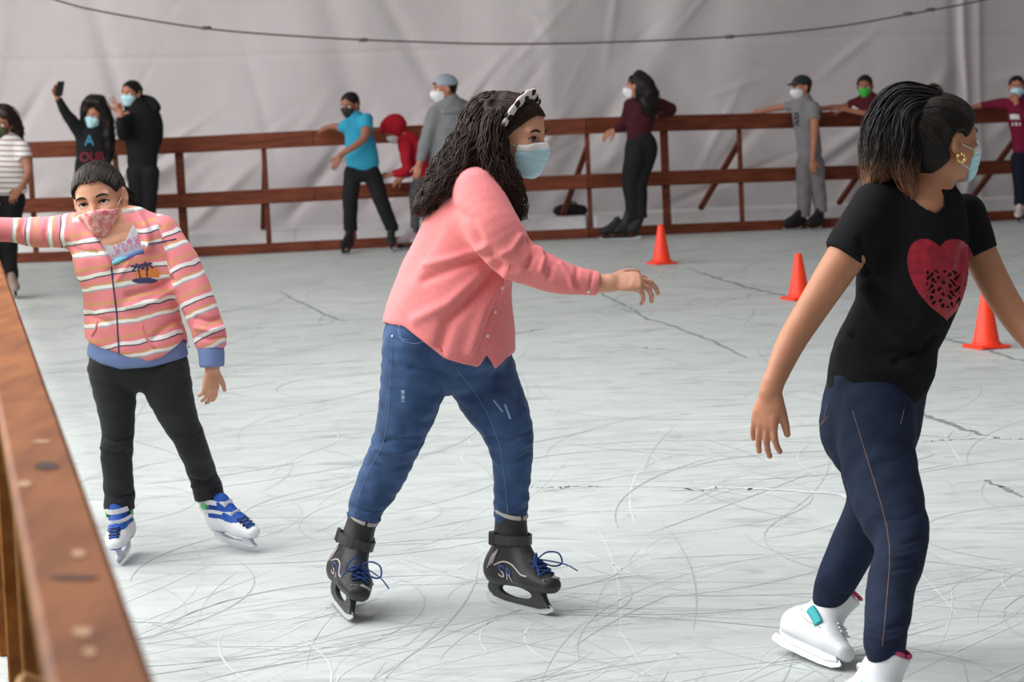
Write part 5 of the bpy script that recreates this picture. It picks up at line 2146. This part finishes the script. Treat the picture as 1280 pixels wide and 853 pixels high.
# --- child in the red hood
p, hd, _ = far(21.75, (520, 302), 'child in a red hooded top bending forward beside the man in grey',
    (492, 163, -62, 38, 0, .215),
    [(504, 170, 0, 9, .8), (510, 178, 0, 14), (519, 194, 0, 16), (527, 210, 0, 15), (531, 220, 0, 14)],
    [[(507, 182, -.10, 7), (508, 200, -.14, 6.5), (508, 212, -.16, 6), (497, 216, -.18, 5), (490, 218, -.18, 4), (488, 218.5, -.18, 4)],
     [(512, 180, .1, 7), (514, 200, .16, 6.5), (512, 212, .2, 6), (506, 219, .22, 5), (502, 222, .22, 4)]],
    [[(524, 224, -.06, 9), (519, 242, -.08, 8), (519, 264, -.04, 6.5), (518, 286, 0, 6)],
     [(534, 224, .06, 9), (530, 242, .05, 8), (533, 264, .05, 6.5), (534, 284, .06, 6)]],
    cl('red_hoodie', (172, 28, 44)), mat('patterned_leggings', srgb(110, 108, 114), .9, .2, 120, col2=srgb(58, 56, 64), vscale=22), white_m, ratio=.8, sleeve=.85, shirt_name='hoodie', hair=None,
    toes=[((508, 303), (-.8, -.6, 0)), ((527, 301), (-.8, -.6, 0))], sc=.85, style='far', eyes=False, boot=cl('boot_pale', (206, 190, 194)))
hd.cap_hair(p.root, cl('red_hoodie', (172, 28, 44)), ears=False, h=.008, grow=1.32, nape=-.55, tilt=.3, bump=.004, name='hood')
# --- man in grey
p, hd, _ = far(21.35, (556, 320), 'man in a grey hooded sweatshirt, pale cap and white mask by the back fence',
    (555, 111, -72, 4, 0, .235),
    [(564, 127, 0, 12, .9), (563, 138, 0, 23), (561, 155, 0, 25), (559, 176, 0, 23), (557, 194, 0, 21), (557, 206, 0, 20)],
    [[(543, 143, -.04, 9), (538, 158, -.04, 8.5), (533, 176, -.06, 7.5), (528, 192, -.08, 6), (525, 202, -.1, 5), (524, 206, -.1, 5)],
     [(583, 143, .04, 9), (588, 158, .06, 8.5), (589, 176, .06, 7.5), (584, 192, .02, 6), (580, 202, 0, 5), (579, 206, 0, 5)]],
    [[(549, 212, 0, 13), (548, 236, -.02, 12), (548, 262, 0, 10), (548, 290, 0, 9)], [(568, 212, 0, 13), (570, 236, -.02, 12), (572, 262, 0, 10), (573, 288, 0, 9)]],
    cl('grey_sweat', (122, 124, 126)), cl('far_jeans', (78, 92, 122)), white_m, sleeve=.85, shirt_name='hoodie', hair=None, mask_shape='cup', grow=.035,
    toes=[((542, 318), (-.5, -.85, 0)), ((568, 318), (-.3, -.95, 0))])
hd.cap_hair(p.root, M['hair'], h=.008, bump=.002, grow=.99, nape=-.2)
cp, _ = hd.cap_hair(p.root, cl('cap_grey', (150, 158, 170)), ears=False, h=.008, grow=1.10, nape=.10, tilt=.05, bump=0, name='cap')
m = MB()
m.tube([hd.L(.36, -.12, .24), hd.L(.43, 0, .23), hd.L(.36, .12, .24)], .008, 6)
m.build('cap_strap', M['black'], cp)
p.garment('hood', [([(549, 134, -.04, 6), (560, 131, .07, 8), (574, 130, .08, 8), (582, 134, .02, 7), (572, 138, -.08, 6), (556, 139, -.10, 5)], 1, .02)], cl('grey_sweat', (122, 124, 126)), rip=.003)
# --- woman in maroon leaning on the rail
p, hd, _ = far(21.75, (792, 292), 'woman with long black hair and a dark maroon top leaning on the back rail',
    (795, 108, -112, 0, 0, .222),
    [(802, 122, 0, 10, .8), (804, 131, 0, 18), (802, 148, 0, 17), (799, 164, 0, 15.5), (799, 174, 0, 16)],
    [[(820, 130, .0, 7.5), (830, 132, .06, 7), (839, 137, .12, 6.5), (832, 141, .3, 5), (824, 143, .4, 4), (822, 143.5, .42, 4)],
     [(788, 132, .0, 7.5), (783, 146, .04, 6.5), (779, 156, .08, 6), (774, 160, .16, 5), (770, 162, .20, 4), (769, 162.5, .20, 4)]],
    [[(795, 180, -.04, 14), (793, 200, -.06, 13), (788, 226, -.04, 11), (790, 248, 0, 9.5), (790, 270, 0, 8)],
     [(807, 180, .04, 15), (806, 200, .04, 13), (799, 226, .03, 11), (800, 248, .04, 9.5), (801, 268, .05, 8)]],
    cl('maroon_top', (66, 26, 34)), cl('far_black', (32, 31, 34)), white_m, ratio=.7, sleeve=.85, shirt_name='top', mask_shape='cup', grow=.035,
    toes=[((768, 293), (-1, -.12, 0)), ((782, 290), (-1, -.05, 0))], pelvis=[(799, 172, 0, 16), (802, 182, 0, 20), (802, 194, 0, 19)])
lock(p, 'hair_length', M['hair'], [[(800, 97, .0, 10, 1.2), (806, 110, -.03, 14, 1.1), (810, 124, -.06, 14, .9), (812, 138, -.09, 9, .8), (813, 146, -.09, 4, .8)]])
# --- boy in grey
p, hd, tg = far(22.72, (1014, 285), 'boy in a grey tee, grey trousers and dark peaked cap at the rail',
    (1001, 109, -62, 5, 0, .21),
    [(1005, 122, 0, 9, .8), (1004, 132, 0, 15), (1007, 150, 0, 15.5), (1010, 170, 0, 15), (1012, 192, 0, 15.5)],
    [[(993, 132, .04, 6.5), (983, 133, .14, 5.5), (970, 135, .2, 4.8), (957, 138, .24, 3.8), (953, 139, .25, 3.6)],
     [(1016, 134, -.08, 7.5), (1018, 150, -.13, 7), (1018, 168, -.15, 5.5), (1017, 185, -.16, 4.6), (1016, 196, -.17, 3.8), (1016, 200, -.17, 3.6)]],
    [[(1006, 198, 0, 11), (1005, 216, 0, 10.5), (1005, 236, 0, 9.5), (1005, 256, 0, 9), (1005, 266, 0, 8)],
     [(1020, 198, 0, 11), (1021, 216, 0, 10), (1023, 236, .02, 9), (1025, 252, .04, 8.5), (1026, 260, .05, 8)]],
    cl('grey_tee_far', (128, 126, 128)), cl('grey_sweatpants', (122, 118, 120)), white_m, ratio=.75, sleeve=.4, shirt_name='tee_shirt', mask_shape='cup', grow=.04,
    toes=[((990, 284), (-.75, -.65, 0)), ((1018, 279), (-.6, -.8, 0))], sc=.95)
cp, _ = hd.cap_hair(p.root, cl('cap_dark', (42, 48, 50)), ears=False, h=.008, grow=1.10, nape=.12, tilt=.05, bump=0, name='cap')
m = MB()
ang = np.linspace(-1.1, 1.1, 12)
top = [hd.L(.36 + .34 * math.cos(a) , .30 * math.sin(a), .24 - .05 * math.cos(a)) for a in ang]
bot = [hd.L(.36 + .34 * math.cos(a), .30 * math.sin(a), .20 - .05 * math.cos(a)) for a in ang]
inn = [hd.L(.22, .28 * math.sin(a), .26) for a in ang]
n = len(ang)
m.add(np.array(top + inn + bot), [[i, i + 1, n + i + 1, n + i] for i in range(n - 1)] + [[2 * n + i, 2 * n + i + 1, i + 1, i] for i in range(n - 1)] + [[n + i, n + i + 1, 2 * n + i + 1, 2 * n + i] for i in range(n - 1)])
m.build('cap_peak', cl('cap_dark', (42, 48, 50)), cp, smooth=False)
s_ = Surf(tg[1])
m = MB()
s_.patch(m, lambda x, y: (993 < x < 999 and 140 < y < 157 and math.sin(y * 1.1 + x) > -.4), (991, 138, 1000, 158), .8, .004)
if m.v:
    m.build('tee_print', M['black'], tg[0], smooth=False)
# --- boy in maroon polo, green mask
p, hd, tg = far(22.88, (1096, 284), 'boy in a maroon polo shirt and bright green mask resting both arms on the rail',
    (1081, 108, -14, 6, 0, .21),
    [(1085, 119, 0, 9, .8), (1086, 129, 0, 16), (1089, 146, 0, 15), (1093, 166, 0, 14), (1095, 182, 0, 14.5)],
    [[(1072, 128, .0, 6.5), (1062, 131, .05, 5.5), (1052, 134, .06, 4.6), (1040, 134, .10, 4), (1034, 135, .12, 3.6), (1031, 135.5, .12, 3.6)],
     [(1099, 130, -.04, 7), (1099, 141, -.16, 6), (1084, 142, -.24, 4.8), (1067, 139, -.2, 4), (1058, 137, -.16, 3.6), (1055, 136.5, -.15, 3.6)]],
    [[(1089, 188, 0, 11), (1088, 208, 0, 10), (1088, 232, 0, 9), (1088, 262, 0, 8)], [(1102, 188, 0, 11), (1103, 208, 0, 10), (1104, 232, 0, 9), (1105, 262, 0, 8)]],
    cl('maroon_polo', (86, 28, 40)), cl('far_black', (32, 31, 34)), cl('mask_green', (72, 178, 78)), ratio=.7, sleeve=.36, shirt_name='polo_shirt', mask_shape='flat',
    toes=[((1083, 284), (-.3, -.95, 0)), ((1104, 284), (.1, -1, 0))], sc=.95, skin=M['skin_dark'])
s_ = Surf(tg[1])
for a, b in (((1066, 133), (1073, 137)), ((1090, 142), (1104, 137))):
    m = MB()
    l = s_.line([a, b], .004, 1)
    if len(l) > 2:
        m.tube(l, .016, 6, flat=.4)
        m.build('sleeve_stripe', white_m, tg[0])
# --- someone mostly hidden behind the woman in black
far(23.0, (1168, 281), 'person of whom only the dark top of the head shows behind the woman in black',
    (1168, 119, 20, 0, 0, .222), [(1168, 133, 0, 10, .8), (1168, 143, 0, 18), (1168, 164, 0, 16), (1168, 186, 0, 15)],
    [[(1153, 143, 0, 6.5), (1150, 160, 0, 6), (1149, 176, -.02, 5), (1149, 190, -.04, 4)], [(1183, 143, 0, 6.5), (1186, 160, 0, 6), (1187, 176, -.02, 5), (1187, 190, -.04, 4)]],
    [[(1161, 192, 0, 11), (1161, 222, 0, 9.5), (1161, 262, 0, 8)], [(1175, 192, 0, 11), (1175, 222, 0, 9.5), (1175, 262, 0, 8)]],
    cl('dark_top', (40, 38, 44)), cl('far_black', (32, 31, 34)), None, toes=[((1160, 280), (-.1, -1, 0)), ((1176, 280), (.1, -1, 0))], eyes=False, hair_kw=dict(ears=False))
# --- girl at the right edge
p, hd, tg = far(23.25, (1280, 270), 'girl in a crimson hooded top at the right edge touching her blue mask',
    (1271, 109, -10, 0, 0, .215),
    [(1273, 122, 0, 9, .8), (1275, 132, 0, 15), (1277, 150, 0, 16), (1279, 170, 0, 15), (1280, 186, 0, 15)],
    [[(1262, 130, .02, 6.5), (1250, 130, .06, 6), (1238, 131, .1, 5.5), (1226, 132, .12, 4.5), (1221, 132.5, .12, 4)],
     [(1289, 134, -.06, 7), (1291, 148, -.14, 6.5), (1283, 146, -.22, 5.5), (1274, 137, -.24, 4.5), (1271, 131, -.22, 3.8), (1270.5, 128, -.21, 3.6)]],
    [[(1274, 192, 0, 10.5), (1274, 212, 0, 9.5), (1275, 232, 0, 8.5), (1275, 252, 0, 7.5)], [(1288, 192, 0, 10.5), (1290, 212, 0, 9.5), (1291, 232, 0, 8.5), (1292, 252, 0, 7.5)]],
    cl('crimson_top', (118, 26, 54)), cl('far_navy', (26, 30, 44)), M['mask_blue'], sleeve=.85, shirt_name='hoodie',
    toes=[((1273, 271), (-.3, -.95, 0)), ((1292, 271), (.2, -1, 0))], sc=.9, boot=cl('boot_pale', (206, 190, 194)), hand_kw={0: dict(back=(0, -.2, 1)), 1: dict(back=(0, -1, 0), curl=(.7, .8, .8, .8))})
s_ = Surf(tg[1])
m = MB()
s_.patch(m, lambda x, y: (1263 < x < 1275 and 143 < y < 149) or (1264 < x < 1277 and 153 < y < 157 and int(x / 2.2) % 2), (1262, 142, 1279, 158), .8, .004)
if m.v:
    m.build('top_print', white_m, tg[0], smooth=False)
# --- girl taking a selfie
p, hd, tg = far(21.45, (112, 322), 'girl in a black top holding a phone up high for a selfie',
    (119, 146, -18, -6, 10, .222),
    [(116, 158, 0, 9, .8), (115, 168, 0, 19), (114, 184, 0, 19), (113, 202, 0, 19), (112, 222, 0, 20)],
    [[(100, 166, -.03, 7.5), (91, 153, -.08, 7), (83, 142, -.12, 6), (77, 131, -.16, 4.8), (72.5, 123, -.18, 4), (71.5, 121, -.18, 3.8)],
     [(131, 168, .05, 7.5), (137, 180, .06, 6.5), (136, 196, .02, 5.5), (130, 208, -.06, 4.6), (126, 214, -.1, 4), (124, 216, -.1, 3.8)]],
    [[(104, 226, 0, 11), (103, 250, 0, 10), (103, 290, 0, 8.5)], [(121, 226, 0, 11), (122, 250, 0, 10), (123, 290, 0, 8.5)]],
    cl('far_black', (32, 31, 34)), cl('far_denim', (44, 52, 74)), M['mask_blue'], sleeve=.85, shirt_name='top', hair_kw=dict(ears=False),
    toes=[((100, 324), (-.2, -1, 0)), ((124, 324), (.2, -1, 0))], hand_kw={0: dict(to=(-.05, -.2, 1), back=(-.8, .55, .1), thumb=1, curl=(.7, .8, .8, .8))})
lock(p, 'hair_length', M['hair'], [[(122, 128, .04, 11, 1.2), (128, 142, .05, 12, 1.2), (134, 160, .02, 10, 1.1), (136, 178, .0, 8, 1.1), (136, 194, -.02, 4, 1)],
                                   [(114, 128, .05, 10, 1.2), (107, 142, .05, 7, 1.2), (105, 158, .03, 5, 1.1), (104, 170, .0, 3, 1)]])
s_ = Surf(tg[1])
cu = bpy.data.curves.new('letters', 'FONT')
for body, x0, y0, size, rgb in (('A', 106, 182, 20, (74, 150, 178)), ('OUR', 100, 202, 17, (150, 54, 66))):
    cu = bpy.data.curves.new('letters', 'FONT')
    cu.body, cu.size = body, size
    ob = bpy.data.objects.new('letters', cu)
    COL.objects.link(ob)
    me = ob.evaluated_get(bpy.context.evaluated_depsgraph_get()).to_mesh()
    v2 = np.array([v.co[:] for v in me.vertices])
    f2 = [list(q.vertices) for q in me.polygons]
    bpy.data.objects.remove(ob)
    bpy.data.curves.remove(cu)
    out = []
    for v in v2:
        q = s_.hit(x0 + v[0] * .85, y0 - v[1] * .95 - .03 * v[0], .006)
        out.append(q if q is not None else P(x0 + v[0] * .85, y0 - v[1], 21.3))
    link('shirt_lettering', np.array(out), f2, cl('print_%d' % rgb[0], rgb), tg[0], smooth=False)
# the phone she holds
M['phone'] = mat('phone_black', srgb(30, 30, 34), 0.3, spec=.5)
M['phone_glass'] = mat('phone_glass', srgb(16, 17, 20), 0.1, spec=.6)
q = P(75, 111, 21.2)
ph = tag(empty('smartphone', q), 'black smartphone held up in the raised hand of the selfie girl', 'phone')
R = np.array([unit((.80, .60, 0)), unit(np.cross((.28, .1, .95), (.80, .60, 0))), unit((.28, -.37, .95))])
R[1] = unit(np.cross(R[2], R[0]))
R[2] = np.cross(R[0], R[1])
m = MB()
m.box(q, .072, .009, .15, R, bevel=.004)
m.build('case', M['phone'], ph, smooth=False)
m = MB()
m.box(q + R[1] * .0047, .064, .001, .138, R)
m.build('screen', M['phone_glass'], ph, smooth=False)
m = MB()
m.box(q - R[1] * .0052 + R[2] * .055 + R[0] * .02, .02, .002, .024, R)
m.build('camera_lens', M['phone_glass'], ph, smooth=False)
# --- person in black hooded jacket beside her
p, hd, _ = far(21.5, (180, 320), 'person in a black hooded jacket making a hand sign beside the selfie girl',
    (164, 117, -30, 2, 0, .23),
    [(170, 131, 0, 11, .9), (174, 142, 0, 20), (176, 158, 0, 21), (177, 176, 0, 20), (178, 194, 0, 19.5), (178, 204, 0, 19)],
    [[(160, 146, -.06, 8.5), (155, 158, -.14, 8), (154, 168, -.2, 7), (152, 156, -.27, 6), (151, 146, -.28, 4.6), (151, 141, -.28, 4)],
     [(192, 146, .04, 8.5), (196, 162, .04, 8), (194, 178, .08, 7), (190, 190, .14, 6), (183, 197, .17, 4.6), (180, 199, .17, 4.2)]],
    [[(170, 208, 0, 12.5), (171, 232, 0, 11.5), (172, 260, 0, 10), (173, 292, 0, 8.5)], [(187, 208, 0, 12.5), (187, 232, 0, 11), (186, 260, 0, 9.5), (186, 292, 0, 8.5)]],
    cl('far_black2', (26, 26, 29)), cl('far_black', (32, 31, 34)), M['mask_blue'], sleeve=.85, shirt_name='jacket', hair_kw=dict(ears=False),
    toes=[((168, 322), (-.2, -1, 0)), ((190, 322), (.2, -1, 0))], hand_kw={0: dict(to=(-.25, -.2, 1), back=(.2, 1, .1), thumb=1, fc=[(.1, .1, .1), (.1, .1, .1), (1.2, 1.3, .8), (1.2, 1.3, .8)], spread=.5)})
p.garment('hood', [([(160, 133, -.02, 6), (172, 128, .08, 9), (186, 128, .06, 9), (194, 135, .0, 7)], 1, .03)], cl('far_black2', (26, 26, 29)), rip=.003)
# --- girl in the striped tee at the left edge
M['striped_tee'] = ramp_mat('striped_tee', 'u', [(0, srgb(218, 212, 210)), (.55, srgb(132, 96, 104)), (.8, srgb(218, 212, 210))], period=.042, bump=.1)
p = None
ax0 = P(10, 176, 18.2)


def far_attr(o):
    co = np.array([v.co[:] for v in o.data.vertices]) + world_loc(o.parent)
    o.data.attributes.new('u', 'FLOAT', 'POINT').data.foreach_set('value', (co[:, 2] + .05 * co[:, 0] + 3).astype(np.float32))


p, hd, tg = far(18.2, (6, 372), 'girl with curly dark hair in a striped tee at the left edge behind the barrier',
    (4, 156, -24, 5, 0, .215),
    [(6, 172, 0, 10, .8), (8, 182, 0, 22), (9, 200, 0, 23), (10, 222, 0, 23), (10, 246, 0, 24)],
    [[(28, 186, -.04, 9), (32, 198, -.06, 8.5), (36, 212, -.1, 6.8), (34, 222, -.17, 5.6), (29, 231, -.23, 4.6), (27, 234, -.24, 4.4)],
     [(-12, 186, .04, 9), (-16, 200, .04, 8.5), (-18, 216, .0, 6.8), (-16, 232, -.06, 5.4), (-14, 244, -.1, 4.6)]],
    [[(-1, 250, 0, 13.5), (-2, 280, 0, 12), (-4, 310, .02, 10.5), (-5, 342, .04, 9)], [(15, 250, 0, 13.5), (14, 280, 0, 12), (12, 310, .0, 10), (14, 344, .0, 9)]],
    M['striped_tee'], cl('far_black', (32, 31, 34)), mat('mask_camouflage', srgb(92, 96, 70), .9, col2=srgb(44, 46, 40), vscale=24), sleeve=.36, shirt_name='tee_shirt', mask_shape='flat', hair_kw=dict(ears=False),
    hem=[(-60, 240), (0, 244), (14, 245), (36, 240), (60, 236)], skin=M['skin_dark'],
    toes=[((-2, 376), (.0, -1, 0)), ((21, 378), (.25, -.95, 0))], sc=.95, boot=cl('boot_beige', (150, 132, 120)), hand_kw={0: dict(to=(-.5, -.4, -.6))})
far_attr(tg[0])
lock(p, 'hair_length', M['hair_brown'], [[(6, 142, .02, 13, 1.2), (16, 152, .04, 11, 1.2), (21, 166, .04, 8, 1.2), (23, 180, .02, 4, 1)], [(0, 142, .06, 13, 1.2), (-6, 160, .08, 11, 1.2), (-8, 182, .05, 6, 1)]], wave=.03)
